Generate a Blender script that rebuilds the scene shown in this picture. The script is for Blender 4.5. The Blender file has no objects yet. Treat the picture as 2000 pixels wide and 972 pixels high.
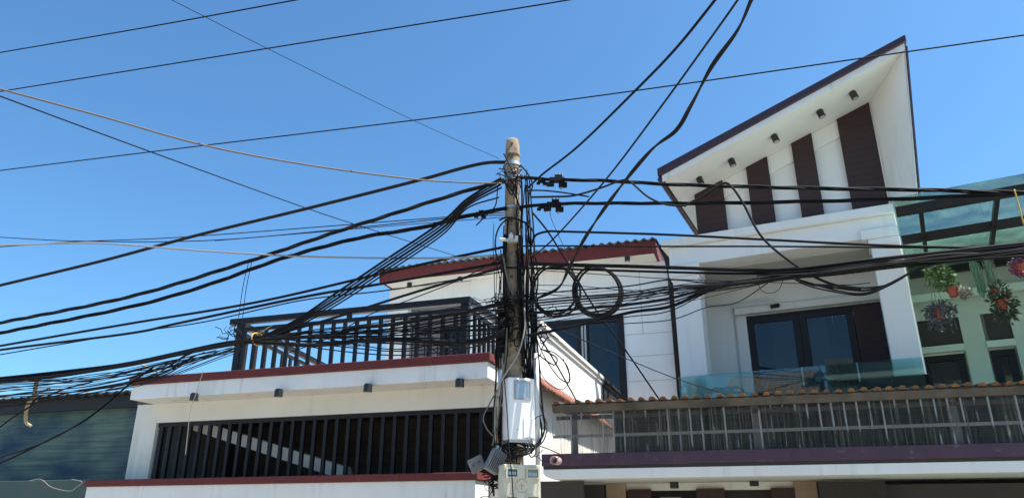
import bpy, math, random
from mathutils import Vector
R = math.radians
rnd = random.Random(7)
scene = bpy.context.scene
COL = scene.collection

# ------------------------------------------------------------------ camera geometry
EYE = 1.6; FPX = 1420.0; PITCH = R(20.5); CX, CY = 1000.0, 486.0
CP, SP = math.cos(PITCH), math.sin(PITCH)
def ray(x, y):
    a = x - CX; b = CY - y
    return (a, FPX*CP - b*SP, FPX*SP + b*CP)
def at(x, y, Y):
    r = ray(x, y); k = Y/r[1]
    return Vector((r[0]*k, Y, EYE + r[2]*k))

class Frame:
    """vertical-plane frame: u along the facade, v away from the street, z up"""
    def __init__(s, th, ox, oy):
        s.th = R(th); s.c = math.cos(s.th); s.n = math.sin(s.th); s.ox = ox; s.oy = oy
    def W(s, u, v, z):
        return Vector((s.ox + s.c*u + s.n*v, s.oy - s.n*u + s.c*v, z))
    def _uv(s, X, Y):
        X -= s.ox; Y -= s.oy
        return (s.c*X - s.n*Y, s.n*X + s.c*Y)
    def pix(s, x, y, v=0.0):
        r = ray(x, y)
        k = (v + s.n*s.ox + s.c*s.oy)/(s.n*r[0] + s.c*r[1])
        u, _ = s._uv(r[0]*k, r[1]*k)
        return u, EYE + r[2]*k
    def pixz(s, x, y, z):
        r = ray(x, y); k = (z - EYE)/r[2]
        return s._uv(r[0]*k, r[1]*k)
    def pixu(s, x, y, u):
        r = ray(x, y)
        k = (u + s.c*s.ox - s.n*s.oy)/(s.c*r[0] - s.n*r[1])
        _, v = s._uv(r[0]*k, r[1]*k)
        return v, EYE + r[2]*k
WORLD = Frame(0, 0, 0)

# ------------------------------------------------------------------ materials
MATS = {}
def mat(name, col, rough=0.6, var=0.0, scale=3.0, col2=None, streak=0.0, bump=0.0, bscale=40.0,
        metal=0.0, spec=0.5, bands=None, band_axis='Z', ior=1.5, coat=0.0, grime=None, vmap=None):
    m = bpy.data.materials.new(name); m.use_nodes = True
    nt = m.node_tree; N = nt.nodes; L = nt.links
    b = N['Principled BSDF']
    b.inputs['Roughness'].default_value = rough; b.inputs['Metallic'].default_value = metal
    b.inputs['Specular IOR Level'].default_value = spec; b.inputs['IOR'].default_value = ior
    b.inputs['Coat Weight'].default_value = coat
    tc = N.new('ShaderNodeTexCoord')
    cur = N.new('ShaderNodeRGB'); cur.outputs[0].default_value = (*col, 1); out = cur.outputs[0]
    def mixin(fac, c2):
        nonlocal out
        mx = N.new('ShaderNodeMix'); mx.data_type = 'RGBA'
        L.new(fac, mx.inputs['Factor']); L.new(out, mx.inputs['A'])
        mx.inputs['B'].default_value = (*c2, 1); out = mx.outputs['Result']
    def noise(sc, det=4.0, mapping=None):
        n = N.new('ShaderNodeTexNoise'); n.inputs['Scale'].default_value = sc; n.inputs['Detail'].default_value = det
        if mapping:
            mp = N.new('ShaderNodeMapping'); mp.inputs['Scale'].default_value = mapping
            L.new(tc.outputs['Object'], mp.inputs[0]); L.new(mp.outputs[0], n.inputs['Vector'])
        else: L.new(tc.outputs['Object'], n.inputs['Vector'])
        return n
    def ramp(sock, lo, hi, mul=1.0):
        r = N.new('ShaderNodeMapRange'); r.inputs[1].default_value = lo; r.inputs[2].default_value = hi
        r.inputs[4].default_value = mul; L.new(sock, r.inputs[0]); return r.outputs[0]
    if var > 0:
        c2 = col2 or tuple(c*0.6 for c in col)
        mixin(ramp(noise(scale, 6, vmap).outputs[0], 0.38, 0.68, var), c2)
    if streak > 0:
        mk = N.new('ShaderNodeMath'); mk.operation = 'MULTIPLY'
        L.new(ramp(noise(1.0, 6, (7, 7, 0.35)).outputs[0], 0.5, 0.8, streak*2), mk.inputs[0])
        L.new(ramp(noise(.9, 2).outputs[0], 0.45, 0.7), mk.inputs[1])
        mixin(mk.outputs[0], grime or tuple(c*0.35 for c in col))
    if grime and streak == 0:
        mixin(ramp(noise(scale*4, 8).outputs[0], 0.6, 0.72, 0.8), grime)
    if bands:
        w = N.new('ShaderNodeTexWave'); w.bands_direction = band_axis; w.inputs['Scale'].default_value = bands[0]
        w.inputs['Distortion'].default_value = bands[2] if len(bands) > 2 else 0.0
        L.new(tc.outputs['Object'], w.inputs['Vector'])
        mixin(ramp(w.outputs[1], 0.0, 0.12, 1.0) if False else ramp(w.outputs[1], 0.12, 0.0, bands[1]), tuple(c*0.35 for c in col))
    L.new(out, b.inputs['Base Color'])
    if bump > 0:
        bp = N.new('ShaderNodeBump'); bp.inputs['Strength'].default_value = bump; bp.inputs['Distance'].default_value = 0.01
        L.new(noise(bscale, 5).outputs[0], bp.inputs['Height']); L.new(bp.outputs[0], b.inputs['Normal'])
    MATS[name] = m
    return m
def glassy(name, tint, refl=1.0, dirt=0.0, dirtcol=(.4,.38,.33), rough=0.02, streaks=True, ior=1.5, ribs=False):
    m = bpy.data.materials.new(name); m.use_nodes = True
    nt = m.node_tree; N = nt.nodes; L = nt.links; N.remove(N['Principled BSDF'])
    o = N['Material Output']
    t = N.new('ShaderNodeBsdfTransparent'); t.inputs[0].default_value = (*tint, 1)
    g = N.new('ShaderNodeBsdfGlossy'); g.inputs['Roughness'].default_value = rough
    fr = N.new('ShaderNodeFresnel'); fr.inputs[0].default_value = ior
    mx = N.new('ShaderNodeMixShader'); base = t.outputs[0]
    if dirt > 0:
        d = N.new('ShaderNodeBsdfDiffuse'); d.inputs[0].default_value = (*dirtcol, 1)
        tl = N.new('ShaderNodeBsdfTranslucent'); tl.inputs[0].default_value = (*dirtcol, 1)
        md = N.new('ShaderNodeMixShader'); md.inputs[0].default_value = .5
        L.new(d.outputs[0], md.inputs[1]); L.new(tl.outputs[0], md.inputs[2])
        tc = N.new('ShaderNodeTexCoord'); mp = N.new('ShaderNodeMapping')
        mp.inputs['Scale'].default_value = (14, 14, .6) if streaks else (2, 2, 2)
        n = N.new('ShaderNodeTexNoise'); n.inputs['Scale'].default_value = 1.6; n.inputs['Detail'].default_value = 6
        L.new(tc.outputs['Object'], mp.inputs[0]); L.new(mp.outputs[0], n.inputs['Vector'])
        r = N.new('ShaderNodeMapRange'); r.inputs[1].default_value = .4; r.inputs[2].default_value = .72
        r.inputs[3].default_value = dirt*.25; r.inputs[4].default_value = dirt
        L.new(n.outputs[0], r.inputs[0])
        fac = r.outputs[0]
        if ribs:      # pale bands painted along some ribs in place of their highlights
            wv = N.new('ShaderNodeTexWave'); wv.bands_direction = 'X'; wv.inputs['Scale'].default_value = 0.314/.165; wv.inputs['Distortion'].default_value = .25
            L.new(tc.outputs['Object'], wv.inputs['Vector'])
            r2 = N.new('ShaderNodeMapRange'); r2.inputs[1].default_value = .86; r2.inputs[2].default_value = .98
            L.new(wv.outputs[1], r2.inputs[0])
            m2 = N.new('ShaderNodeMapping'); m2.inputs['Scale'].default_value = (3.2, 3.2, 1.3); L.new(tc.outputs['Object'], m2.inputs[0])
            n2 = N.new('ShaderNodeTexNoise'); n2.inputs['Scale'].default_value = 1.3; n2.inputs['Detail'].default_value = 4; L.new(m2.outputs[0], n2.inputs['Vector'])
            r3 = N.new('ShaderNodeMapRange'); r3.inputs[1].default_value = .40; r3.inputs[2].default_value = .54; r3.inputs[4].default_value = .8
            L.new(n2.outputs[0], r3.inputs[0])
            mm = N.new('ShaderNodeMath'); mm.operation = 'MULTIPLY'; L.new(r2.outputs[0], mm.inputs[0]); L.new(r3.outputs[0], mm.inputs[1])
            # finer painted highlight streaks
            m3 = N.new('ShaderNodeMapping'); m3.inputs['Scale'].default_value = (46, 46, .5); L.new(tc.outputs['Object'], m3.inputs[0])
            n3 = N.new('ShaderNodeTexNoise'); n3.inputs['Scale'].default_value = 1; n3.inputs['Detail'].default_value = 2; L.new(m3.outputs[0], n3.inputs['Vector'])
            r4 = N.new('ShaderNodeMapRange'); r4.inputs[1].default_value = .50; r4.inputs[2].default_value = .66; r4.inputs[4].default_value = .5
            L.new(n3.outputs[0], r4.inputs[0])
            a1 = N.new('ShaderNodeMath'); a1.operation = 'MAXIMUM'; L.new(mm.outputs[0], a1.inputs[0]); L.new(r4.outputs[0], a1.inputs[1])
            a2 = N.new('ShaderNodeMath'); a2.operation = 'MAXIMUM'; L.new(a1.outputs[0], a2.inputs[0]); L.new(fac, a2.inputs[1])
            fac = a2.outputs[0]
            mc = N.new('ShaderNodeMix'); mc.data_type = 'RGBA'; L.new(mm.outputs[0], mc.inputs['Factor'])
            mc.inputs['A'].default_value = (*dirtcol, 1); mc.inputs['B'].default_value = (.72,.72,.70,1)
            L.new(mc.outputs['Result'], d.inputs[0]); L.new(mc.outputs['Result'], tl.inputs[0])
        m0 = N.new('ShaderNodeMixShader'); L.new(fac, m0.inputs[0])
        L.new(base, m0.inputs[1]); L.new(md.outputs[0], m0.inputs[2]); base = m0.outputs[0]
    mu = N.new('ShaderNodeMath'); mu.operation = 'MULTIPLY'; mu.inputs[1].default_value = refl
    L.new(fr.outputs[0], mu.inputs[0]); L.new(mu.outputs[0], mx.inputs[0])
    L.new(base, mx.inputs[1]); L.new(g.outputs[0], mx.inputs[2]); L.new(mx.outputs[0], o.inputs[0])
    MATS[name] = m
    return m

M = MATS
mat('white_paint', (.80,.79,.75), .8, .35, 1.3, (.69,.68,.63), streak=.22, grime=(.42,.39,.33), bump=.08, bscale=60)
mat('stained_white', (.78,.77,.73), .8, .3, 1.5, (.62,.60,.55), streak=.5, grime=(.30,.27,.23), bump=.1, bscale=60)
mat('cream_paint', (.76,.73,.64), .8, .4, 1.2, (.66,.62,.52), streak=.22, grime=(.40,.36,.29), bump=.08, bscale=60)
mat('shaded_ceiling_paint', (.50,.49,.42), .85, .4, 1.5, (.40,.39,.33))  # cream darkened to put the balcony recess shade into the colour
mat('red_trim', (.135,.018,.016), .75, .5, 4, (.09,.015,.014), bump=.1, grime=(.19,.06,.05))
mat('dark_metal', (.010,.009,.011), .5, .3, 5, (.020,.018,.018), spec=.3)
mat('dark_brown_metal', (.016,.012,.013), .5, .3, 5, spec=.35)
mat('brown_cladding', (.040,.015,.013), .65, .4, 6, (.028,.011,.010), bands=(2.6, .55), bump=.12, bscale=120)
mat('purple_metal', (.060,.026,.048), .5, .5, 2.5, (.085,.045,.065), bump=.08, grime=(.12,.09,.10))
mat('roof_edge', (.045,.022,.034), .5, .3, 4)
mat('roof_sheet', (.07,.085,.085), .5, .4, 6)
mat('black_pipe', (.006,.005,.005), .6, .3, 8, (.014,.012,.011), spec=.25)
mat('orange_tile', (.30,.115,.022), .8, .9, 9, (.12,.05,.02), bump=.3, grime=(.06,.045,.03))
mat('worn_tile', (.19,.085,.03), .85, .9, 12, (.09,.05,.03), bump=.3, grime=(.05,.045,.035))
mat('dark_tile', (.028,.024,.02), .8, .6, 8, (.09,.075,.06), bump=.2)
mat('red_tile', (.24,.085,.055), .8, .8, 5, (.15,.06,.045), bump=.3)
mat('old_board', (.12,.095,.07), .85, .9, 3, (.05,.042,.034), streak=.6, bump=.2)
mat('dark_wood', (.045,.036,.029), .8, .6, 3, (.07,.056,.045), bands=(1.6,.5))
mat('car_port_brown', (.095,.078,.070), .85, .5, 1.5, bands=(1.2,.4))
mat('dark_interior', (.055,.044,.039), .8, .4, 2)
mat('joint_grey', (.52,.51,.49), .9)
mat('post_grey', (.22,.22,.215), .7, .4, 6)
mat('grey_wall', (.36,.36,.36), .8, .3, 2)
mat('green_wall', (.47,.57,.48), .8, .3, 1.5, (.40,.49,.41), streak=.25, grime=(.25,.28,.22), bump=.08, bscale=60)
mat('pale_green_trim', (.55,.68,.56), .8, .2, 2)
mat('louvre_dark', (.035,.030,.028), .6, .3, 3, bands=(9,.6))
mat('concrete_pole', (.38,.275,.175), .9, 1.0, 5.0, (.12,.085,.058), bump=.8, bscale=40, grime=(.03,.024,.02))
mat('black_rubber', (.005,.005,.0055), .75, .4, 10, (.009,.009,.010), spec=.22)
mat('grey_wire', (.13,.11,.09), .7)
mat('white_wire', (.30,.28,.24), .7)
mat('thin_wire', (.008,.009,.016), .8, spec=.2)
mat('galvanised', (.42,.43,.44), .5, .4, 20, (.38,.38,.39), metal=.5)
mat('white_ceramic', (.58,.58,.56), .3, .3, 15)
mat('box_white', (.82,.81,.79), .45, .15, 6, (.72,.72,.72))
mat('box_cream', (.60,.55,.43), .6, .7, 5, (.48,.42,.30), streak=.45, grime=(.22,.16,.09))
mat('box_seam', (.25,.25,.25), .6)
mat('meter_face', (.70,.74,.78), .4, .3, 30, (.5,.55,.6))
mat('meter_dark', (.05,.055,.06), .4)
mat('meter_yellow', (.45,.36,.13), .5, .4, 20)
mat('stencil', (.34,.27,.17), .8, .8, 60, (.50,.44,.33))
mat('cast_metal', (.36,.35,.34), .5, .5, 12, (.25,.24,.23), metal=.4)
mat('dull_metal', (.22,.21,.20), .6, .6, 9, (.12,.115,.11), metal=.2)
mat('faded_rubber', (.020,.019,.018), .8, .5, 6, (.010,.010,.010), spec=.2)
mat('pvc_beige', (.62,.50,.32), .5, .4, 4, (.45,.34,.2))
mat('pvc_grey', (.62,.63,.63), .5, .3, 5)
mat('pvc_pink', (.50,.30,.29), .5, .3, 8)
mat('tarp', (.12,.18,.135), .65, 1.0, .85, (.004,.032,.075), vmap=(.8,.8,1.5), spec=.3)
mat('tarp_frame', (.012,.013,.015), .7, .4, 3)
mat('green_beam', (.045,.085,.075), .7, .6, 2, (.09,.10,.08), bump=.2)
mat('marble_tile', (.38,.27,.18), .5, .7, 2.5, (.25,.16,.10))
mat('dark_fabric', (.03,.026,.022), .9, .6, 25, (.055,.045,.04))
mat('lamp_black', (.015,.015,.016), .4)
mat('lamp_lens', (.45,.43,.38), .3)
mat('stick_wood', (.50,.38,.22), .8, .7, 14, (.28,.2,.11), bump=.3)
mat('yellow_plastic', (.55,.36,.08), .5)
mat('pot_red', (.36,.06,.03), .5, .3, 10)
mat('leaf_green', (.075,.14,.035), .6, .8, 12, (.16,.22,.07))
mat('leaf_dark', (.045,.07,.03), .6, .8, 12, (.11,.10,.06))
mat('leaf_grey', (.10,.11,.12), .7, .9, 14, (.11,.08,.15))
mat('flower_white', (.50,.42,.36), .7, .8, 20, (.25,.18,.14))
mat('moss_green', (.20,.33,.24), .8, .5, 8)
mat('flower_purple', (.24,.03,.17), .6, .6, 15, (.12,.02,.12))
mat('blue_plastic', (.02,.09,.45), .4)
mat('ground_mat', (.36,.33,.28), .9, .4, .5, (.26,.24,.21))
mat('concrete_road', (.30,.28,.25), .9, .4, 1, (.24,.22,.20), bump=.3)
mat('kerb_stone', (.38,.37,.34), .9, .4, 3)
mat('opposite_grey', (.10,.13,.125), .85, .4, 1)
mat('opposite_wall', (.50,.45,.36), .85, .3, 1)
mat('roof_brown', (.22,.15,.12), .75, .6, 5, (.13,.09,.08))
glassy('teal_glass', (.74,.92,.90), refl=1.9, dirt=.06, dirtcol=(.35,.62,.6), streaks=False)
glassy('canopy_glass', (.80,.96,.92), refl=.8, dirt=.15, dirtcol=(.55,.78,.70), streaks=False)
glassy('plastic_sheet', (.84,.82,.78), refl=.75, dirt=.20, dirtcol=(.36,.31,.25), rough=.08, ribs=True)
glassy('meter_glass', (.9,.94,.96), refl=.6)
glassy('pane_glass', (.42,.46,.52), refl=1.25, dirt=.03, dirtcol=(.3,.3,.3), streaks=False)
mat('door_glass', (.01,.012,.016), .05, spec=.4)
mat('curtain', (.16,.17,.22), .9, .4, 6, (.10,.10,.14))

# ------------------------------------------------------------------ mesh builder + object helpers
INFO = {}
class MB:
    def __init__(s): s.v = []; s.f = []; s.smooth = False
    def add(s, vs, fs):
        o = len(s.v); s.v += [tuple(p) for p in vs]; s.f += [tuple(i+o for i in f) for f in fs]; return s
    def hexa(s, p):
        return s.add(p, [(0,3,2,1),(4,5,6,7),(0,1,5,4),(1,2,6,5),(2,3,7,6),(3,0,4,7)])
    def box(s, u0, u1, v0, v1, z0, z1):
        return s.hexa([(u0,v0,z0),(u1,v0,z0),(u1,v1,z0),(u0,v1,z0),(u0,v0,z1),(u1,v0,z1),(u1,v1,z1),(u0,v1,z1)])
    def prism(s, poly, a, b, axis='v'):
        n = len(poly)
        def P(q, t):
            if axis == 'v': return (q[0], t, q[1])
            if axis == 'u': return (t, q[0], q[1])
            return (q[0], q[1], t)
        vs = [P(q, a) for q in poly] + [P(q, b) for q in poly]
        fs = [tuple(range(n)), tuple(range(2*n-1, n-1, -1))] + [(i, i+n, (i+1) % n + n, (i+1) % n) for i in range(n)]
        return s.add(vs, fs)
    def tube(s, pts, r, n=6, r1=None, cap=True):
        pts = [Vector(p) for p in pts]; k = len(pts)
        if k < 2: return s
        t0 = (pts[1]-pts[0]).normalized()
        up = Vector((0,0,1)) if abs(t0.z) < .9 else Vector((1,0,0))
        a = t0.cross(up).normalized(); vs = []; fs = []
        for i, p in enumerate(pts):
            t = (pts[min(i+1,k-1)]-pts[max(i-1,0)])
            if t.length < 1e-9: t = t0
            t.normalize()
            a = (a - t*a.dot(t))
            if a.length < 1e-6: a = t.orthogonal()
            a.normalize(); b = t.cross(a)
            rr = r if r1 is None else r + (r1-r)*i/(k-1)
            if callable(r): rr = r(i/(k-1))
            for j in range(n):
                q = 2*math.pi*j/n
                vs.append(p + a*(rr*math.cos(q)) + b*(rr*math.sin(q)))
        for i in range(k-1):
            for j in range(n):
                fs.append((i*n+j, i*n+(j+1) % n, (i+1)*n+(j+1) % n, (i+1)*n+j))
        if cap: fs += [tuple(range(n-1,-1,-1)), tuple(range((k-1)*n, k*n))]
        return s.add(vs, fs)
    def cyl(s, p0, p1, r, n=16, r1=None):
        return s.tube([p0, p1], r, n, r1)
    def build(s, name, material, parent=None, frame=None, origin=None, bevel=0.0, smooth=None, wall=None):
        """material: one or a list with per-face index unsupported; frame coords in, parent-local coords out"""
        if parent is not None: fr, og = INFO[parent.name]
        else: fr, og = frame or WORLD, origin or (0,0,0)
        me = bpy.data.meshes.new(name)
        me.from_pydata([(p[0]-og[0], p[1]-og[1], p[2]-og[2]) for p in s.v], [], s.f)
        import bmesh
        bm = bmesh.new(); bm.from_mesh(me); bmesh.ops.recalc_face_normals(bm, faces=bm.faces); bm.to_mesh(me); bm.free()
        if (s.smooth if smooth is None else smooth):
            me.polygons.foreach_set('use_smooth', [True]*len(me.polygons))
        me.materials.append(M[material] if isinstance(material, str) else material)
        o = bpy.data.objects.new(name, me); COL.objects.link(o)
        if parent is not None: o.parent = parent
        else:
            o.location = fr.W(*og); o.rotation_euler = (0,0,-fr.th)
        INFO[o.name] = (fr, og)
        if bevel:
            bv = o.modifiers.new('edge', 'BEVEL'); bv.width = bevel; bv.segments = 2; bv.limit_method = 'ANGLE'; bv.angle_limit = R(40)
        return o
def tag(o, label, cat=None, group=None, kind=None):
    if label: o['label'] = label
    if cat: o['category'] = cat
    if group: o['group'] = group
    if kind: o['kind'] = kind
    return o
def thing(name, label, cat, frame, origin, group=None):
    o = bpy.data.objects.new(name, None); COL.objects.link(o); o.empty_display_size = .2
    o.location = frame.W(*origin); o.rotation_euler = (0,0,-frame.th)
    INFO[o.name] = (frame, tuple(origin))
    return tag(o, label, cat, group)
def B(*a): return MB().box(*a)
def copy_tree(root, delta, label=None):
    r = root.copy(); COL.objects.link(r); r.location = root.location + delta
    if label: r['label'] = label
    for ch in list(root.children):
        c = ch.copy(); COL.objects.link(c); c.parent = r
        for g in list(ch.children):
            d = g.copy(); COL.objects.link(d); d.parent = c
    return r

# ------------------------------------------------------------------ camera, world, sun
cam = bpy.data.cameras.new('camera'); co = bpy.data.objects.new('camera', cam); COL.objects.link(co)
co.location = (0,0,EYE); co.rotation_euler = (R(90)+PITCH, 0, 0)
cam.sensor_width = 36; cam.lens = FPX/2000*36; cam.clip_end = 3000; cam.clip_start = .05
scene.camera = co
SUN_EL, SUN_AZ = R(60), R(12)      # azimuth measured from +X towards the viewer (-Y)
sd = Vector((math.cos(SUN_EL)*math.cos(SUN_AZ), -math.cos(SUN_EL)*math.sin(SUN_AZ), math.sin(SUN_EL)))
w = bpy.data.worlds.new('World'); scene.world = w; w.use_nodes = True
bg = w.node_tree.nodes['Background']
sky = w.node_tree.nodes.new('ShaderNodeTexSky'); sky.sky_type = 'NISHITA'; sky.sun_disc = False
sky.sun_elevation = SUN_EL; sky.sun_rotation = R(90)+SUN_AZ
sky.air_density = 1.0; sky.dust_density = 1.2; sky.ozone_density = 3.0; sky.altitude = 0
wb = w.node_tree.nodes.new('ShaderNodeMix'); wb.data_type = 'RGBA'; wb.blend_type = 'MULTIPLY'
wb.inputs['Factor'].default_value = 1; wb.inputs['B'].default_value = (.455, .73, .87, 1)      # cool white balance of the phone camera
w.node_tree.links.new(sky.outputs[0], wb.inputs['A']); w.node_tree.links.new(wb.outputs['Result'], bg.inputs[0]); bg.inputs[1].default_value = .112
sl = bpy.data.lights.new('sun', 'SUN'); so = bpy.data.objects.new('sun', sl); COL.objects.link(so)
sl.energy = 4.4; sl.angle = R(.53); sl.color = (1, .95, .87)
so.rotation_euler = sd.to_track_quat('Z', 'Y').to_euler(); so.location = (20,-5,30)
vs = scene.view_settings; vs.view_transform = 'Standard'; vs.look = 'None'; vs.gamma = 1; vs.exposure = 1.2
vs.use_curve_mapping = False

# ------------------------------------------------------------------ ground
gm = MB().add([(-400,-400,0),(400,-400,0),(400,400,0),(-400,400,0)], [(0,1,2,3)])
tag(gm.build('ground', 'ground_mat'), None, kind='structure')
FS0 = Frame(17, 0, 0)
tag(MB().add([(-60,-5,.004),(60,-5,.004),(60,3.5,.004),(-60,3.5,.004)], [(0,1,2,3)]).build('road', 'concrete_road', frame=FS0), None, kind='structure')
tag(B(-60,60,3.5,3.7,0,.14).build('kerb', 'kerb_stone', frame=FS0, bevel=.02), None, kind='structure')

# ------------------------------------------------------------------ downlight
def downlight(F, u, v, z, label, group, r=.085, h=.15, tilt=None):
    t = thing('downlight', label, 'ceiling light', F, (u,v,z), group)
    b = MB(); b.cyl((u,v,z+.01), (u,v,z-.012), r*.8, 20); b.cyl((u,v,z-.012), (u,v,z-h), r, 20)
    b.build('body', 'lamp_black', t)
    MB().cyl((u,v,z-h-.001), (u,v,z-h-.006), r*.72, 20).build('lens', 'lamp_lens', t)
    if tilt: t.rotation_euler[1] = tilt
    return t

# ================================================================== HOUSE A (left, terrace + upper storey)
A = Frame(18, 0, 13.5)
A0 = (-4.5, 0, 0)
ha = thing('terraced_house', 'white house with red trimmed front terrace, black railing and corrugated roof', 'house', A, A0)
uL = A.pix(253,735)[0]; uR = A.pix(957,690)[0]
Z1, Z1b, Z1w = 4.61, 4.45, 4.13
uW = -.05                     # right side wall plane
MB().box(uL, uR+.0, 0, .18, Z1b, Z1).box(uL, uL+.18, .18, 9, Z1b, Z1).box(uR-.18, uR, .18, 1.9, Z1b, Z1).build('red_coping', 'red_trim', ha, bevel=.012)
B(uL+.06, uR-.06, .06, 9, Z1w, Z1b-.003).build('terrace_slab', 'stained_white', ha, bevel=.012)
# wall plane v=.75 : opening
vw = .75
uo = A.pix(306,824,vw)[0]; ucl = A.pix(271,782,vw)[0]
zt, zb = 3.70, 2.38
wl = MB()
wl.box(ucl, uo, vw, vw+.25, 0, Z1w-.003)
wl.box(uo, uW-.25, vw, vw+.25, zt, Z1w-.003)
wl.box(uo, uW-.25, vw, vw+.25, 0, zb-.05)
wl.box(ucl, ucl+.25, vw+.25, 9, 0, Z1w-.003)
wl.build('wall', 'cream_paint', ha)
# side wall (right, facing the alley) with parapet and mouldings
ztop = 5.72
sw = MB(); sw.box(uW-.25, uW, 1.9, 9.0, 0, ztop-.25); sw.box(uW-.25, uW, vw, 1.9, 0, Z1w-.003)
sw.build('side_wall', 'white_paint', ha)
MB().box(uW-.28, uW+.05, 1.88, 9.0, ztop-.25, ztop-.14).box(uW-.30, uW+.10, 1.86, 9.0, ztop-.14, ztop-.04).build('parapet_moulding', 'cream_paint', ha, bevel=.015)
# lower front: red ledge and white band
ur2 = A.pix(170,936)[0]; ur2r = A.pix(934,923)[0]
B(ur2, ur2r, -.05, vw-.003, 2.30, 2.43).build('red_ledge', 'red_trim', ha, bevel=.012)
B(ur2+.03, ur2r-.05, 0, vw-.006, 1.2, 2.297).build('front_beam', 'stained_white', ha, bevel=.01)
B(ur2+.3, ur2r-.3, .4, .6, 0, 1.197).build('front_wall', 'cream_paint', ha)
# interior of the car port
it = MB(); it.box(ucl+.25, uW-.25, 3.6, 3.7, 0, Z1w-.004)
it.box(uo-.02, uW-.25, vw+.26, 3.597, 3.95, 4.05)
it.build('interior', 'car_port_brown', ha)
B(uo+.12, uo+.2, 1.0, 3.0, 0, 3.9).build('inner_door_frame', 'grey_wall', ha)
# sloping beam added as a stand-in for a bright stripe of light
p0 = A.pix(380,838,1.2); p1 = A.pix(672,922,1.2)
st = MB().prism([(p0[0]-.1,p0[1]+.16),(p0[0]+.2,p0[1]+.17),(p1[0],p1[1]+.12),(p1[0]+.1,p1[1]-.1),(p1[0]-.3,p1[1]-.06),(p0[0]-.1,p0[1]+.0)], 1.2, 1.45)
st.build('light_stripe_beam', 'cream_paint', ha)
bl = A.pix(338,884,2.2); br = A.pix(400,886,2.2)
MB().tube([(bl[0],2.2,bl[1]),(br[0],2.2,br[1])], .03, 8).build('hose', 'blue_plastic', ha)
cl = A.pixz(770,823,3.93)
MB().cyl((cl[0],cl[1],3.945),(cl[0],cl[1],3.85),.2,24).build('ceiling_lamp','lamp_black',ha)
# grille bars
gr = MB().box(uo+.01, uW-.26, vw+.06, vw+.11, zt-.09, zt-.003).box(uo+.01, uW-.26, vw+.06, vw+.11, zb-.04, zb+.05)
grille = gr.build('grille', 'dark_metal', ha)
x = uo+.06
k = 0
while x < uW-.3:
    MB().box(x, x+.075+(.03 if k == 0 else 0), vw+.05, vw+.12, zb+.05, zt-.09).build('bar', 'dark_metal', grille)
    x += .268; k += 1
# terrace railing
vr = .16
ual = A.pix(460,622,vr)[0]; uar = A.pix(915,583,vr)[0]
ZR = 5.80
rail = MB().box(ual-.12, uar+.04, vr-.03, vr+.10, ZR-.13, ZR).build('railing', 'dark_metal', ha, bevel=.006)
z2 = A.pix(700,619,vr)[1]
MB().box(ual, uar, vr, vr+.06, z2-.09, z2).build('lower_rail', 'dark_metal', rail)
for pxp, hw_, zlo in ((467,.075,Z1b), (678,.042,z2), (905,.07,Z1b)):
    up = A.pix(pxp,650,vr)[0]
    MB().box(up-hw_, up+hw_, vr-.005, vr+.085, zlo, ZR-.13).build('post', 'dark_metal', rail)
n = 20; stp = (uar-ual)/n
for i in range(1, n):
    uu = ual + stp*i
    MB().box(uu-.038, uu+.038, vr+.005, vr+.055, Z1b, z2-.09).build('baluster', 'dark_metal', rail)
# right return of the railing, running back along the terrace
MB().box(uar-.05, uar+.05, vr+.10, 2.4, ZR-.13, ZR-.002).build('side_rail', 'dark_metal', rail)
MB().box(uar-.03, uar+.03, vr+.10, 2.4, z2-.09, z2-.002).build('side_rail', 'dark_metal', rail)
for i in range(1, 8):
    vv = vr + .1 + i*.28
    MB().box(uar-.03, uar+.03, vv-.04, vv+.04, Z1, z2-.09).build('baluster', 'dark_metal', rail)
# wooden handrail continuing over the solid parapet
MB().box(uW-.2, uW-.08, 1.86, 9.0, ztop-.037, ztop+.09).build('parapet_handrail', 'old_board', ha, bevel=.01)
# left return (skewed boundary)
def skew(v0, v1, z0, z1, w, u_at):
    b = MB(); b.hexa([(u_at(v0)-w,v0,z0),(u_at(v0)+w,v0,z0),(u_at(v1)+w,v1,z0),(u_at(v1)-w,v1,z0),
                      (u_at(v0)-w,v0,z1),(u_at(v0)+w,v0,z1),(u_at(v1)+w,v1,z1),(u_at(v1)-w,v1,z1)]); return b
ual_f = lambda v: ual + .02 - .16*(v-vr)
skew(vr+.1, 7.5, ZR-.13, ZR-.002, .06, ual_f).build('side_rail', 'dark_metal', rail)
skew(vr+.1, 7.5, z2-.09, z2-.002, .03, ual_f).build('side_rail', 'dark_metal', rail)
for i in range(1, 17):
    vv = vr + .1 + i*.45
    skew(vv-.05, vv+.05, Z1b, z2-.09, .03, ual_f).build('baluster', 'dark_metal', rail)
# ---- upper storey
vu = 9.0; vs_ = 8.1
ue0 = A.pix(741,540,vs_)[0]; ue1 = A.pix(1281,480,vs_)[0]
ZE = 9.58; ZF = 9.20
uw0 = A.pix(761,565,vu)[0]
ua0 = A.pix(795,640,vu)[0]; ua1 = A.pix(920,640,vu)[0]
zal = A.pix(860,590,vu)[1]
up = MB()
up.box(uw0, ua0, vu, vu+.25, 4.4, ZF-.003)
up.box(ua0, ua1, vu, vu+.25, zal, ZF-.003)
win0 = A.pix(1040,650,vu)[0]; win1 = A.pix(1220,650,vu)[0]; zwt = 7.55; zwb = 4.7
up.box(ua1, win0, vu-.06, vu+.25, 4.4, ZF-.003)
up.box(win0, win1, vu-.06, vu+.25, zwt, ZF-.003)
up.box(win0, win1, vu-.06, vu+.25, 4.4, zwb)
up.box(win1, 3.6, vu-.06, vu+.25, 0, ZF-.003)
up.box(uw0, uw0+.25, vu+.25, 16, 4.4, ZF-.003)
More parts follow.
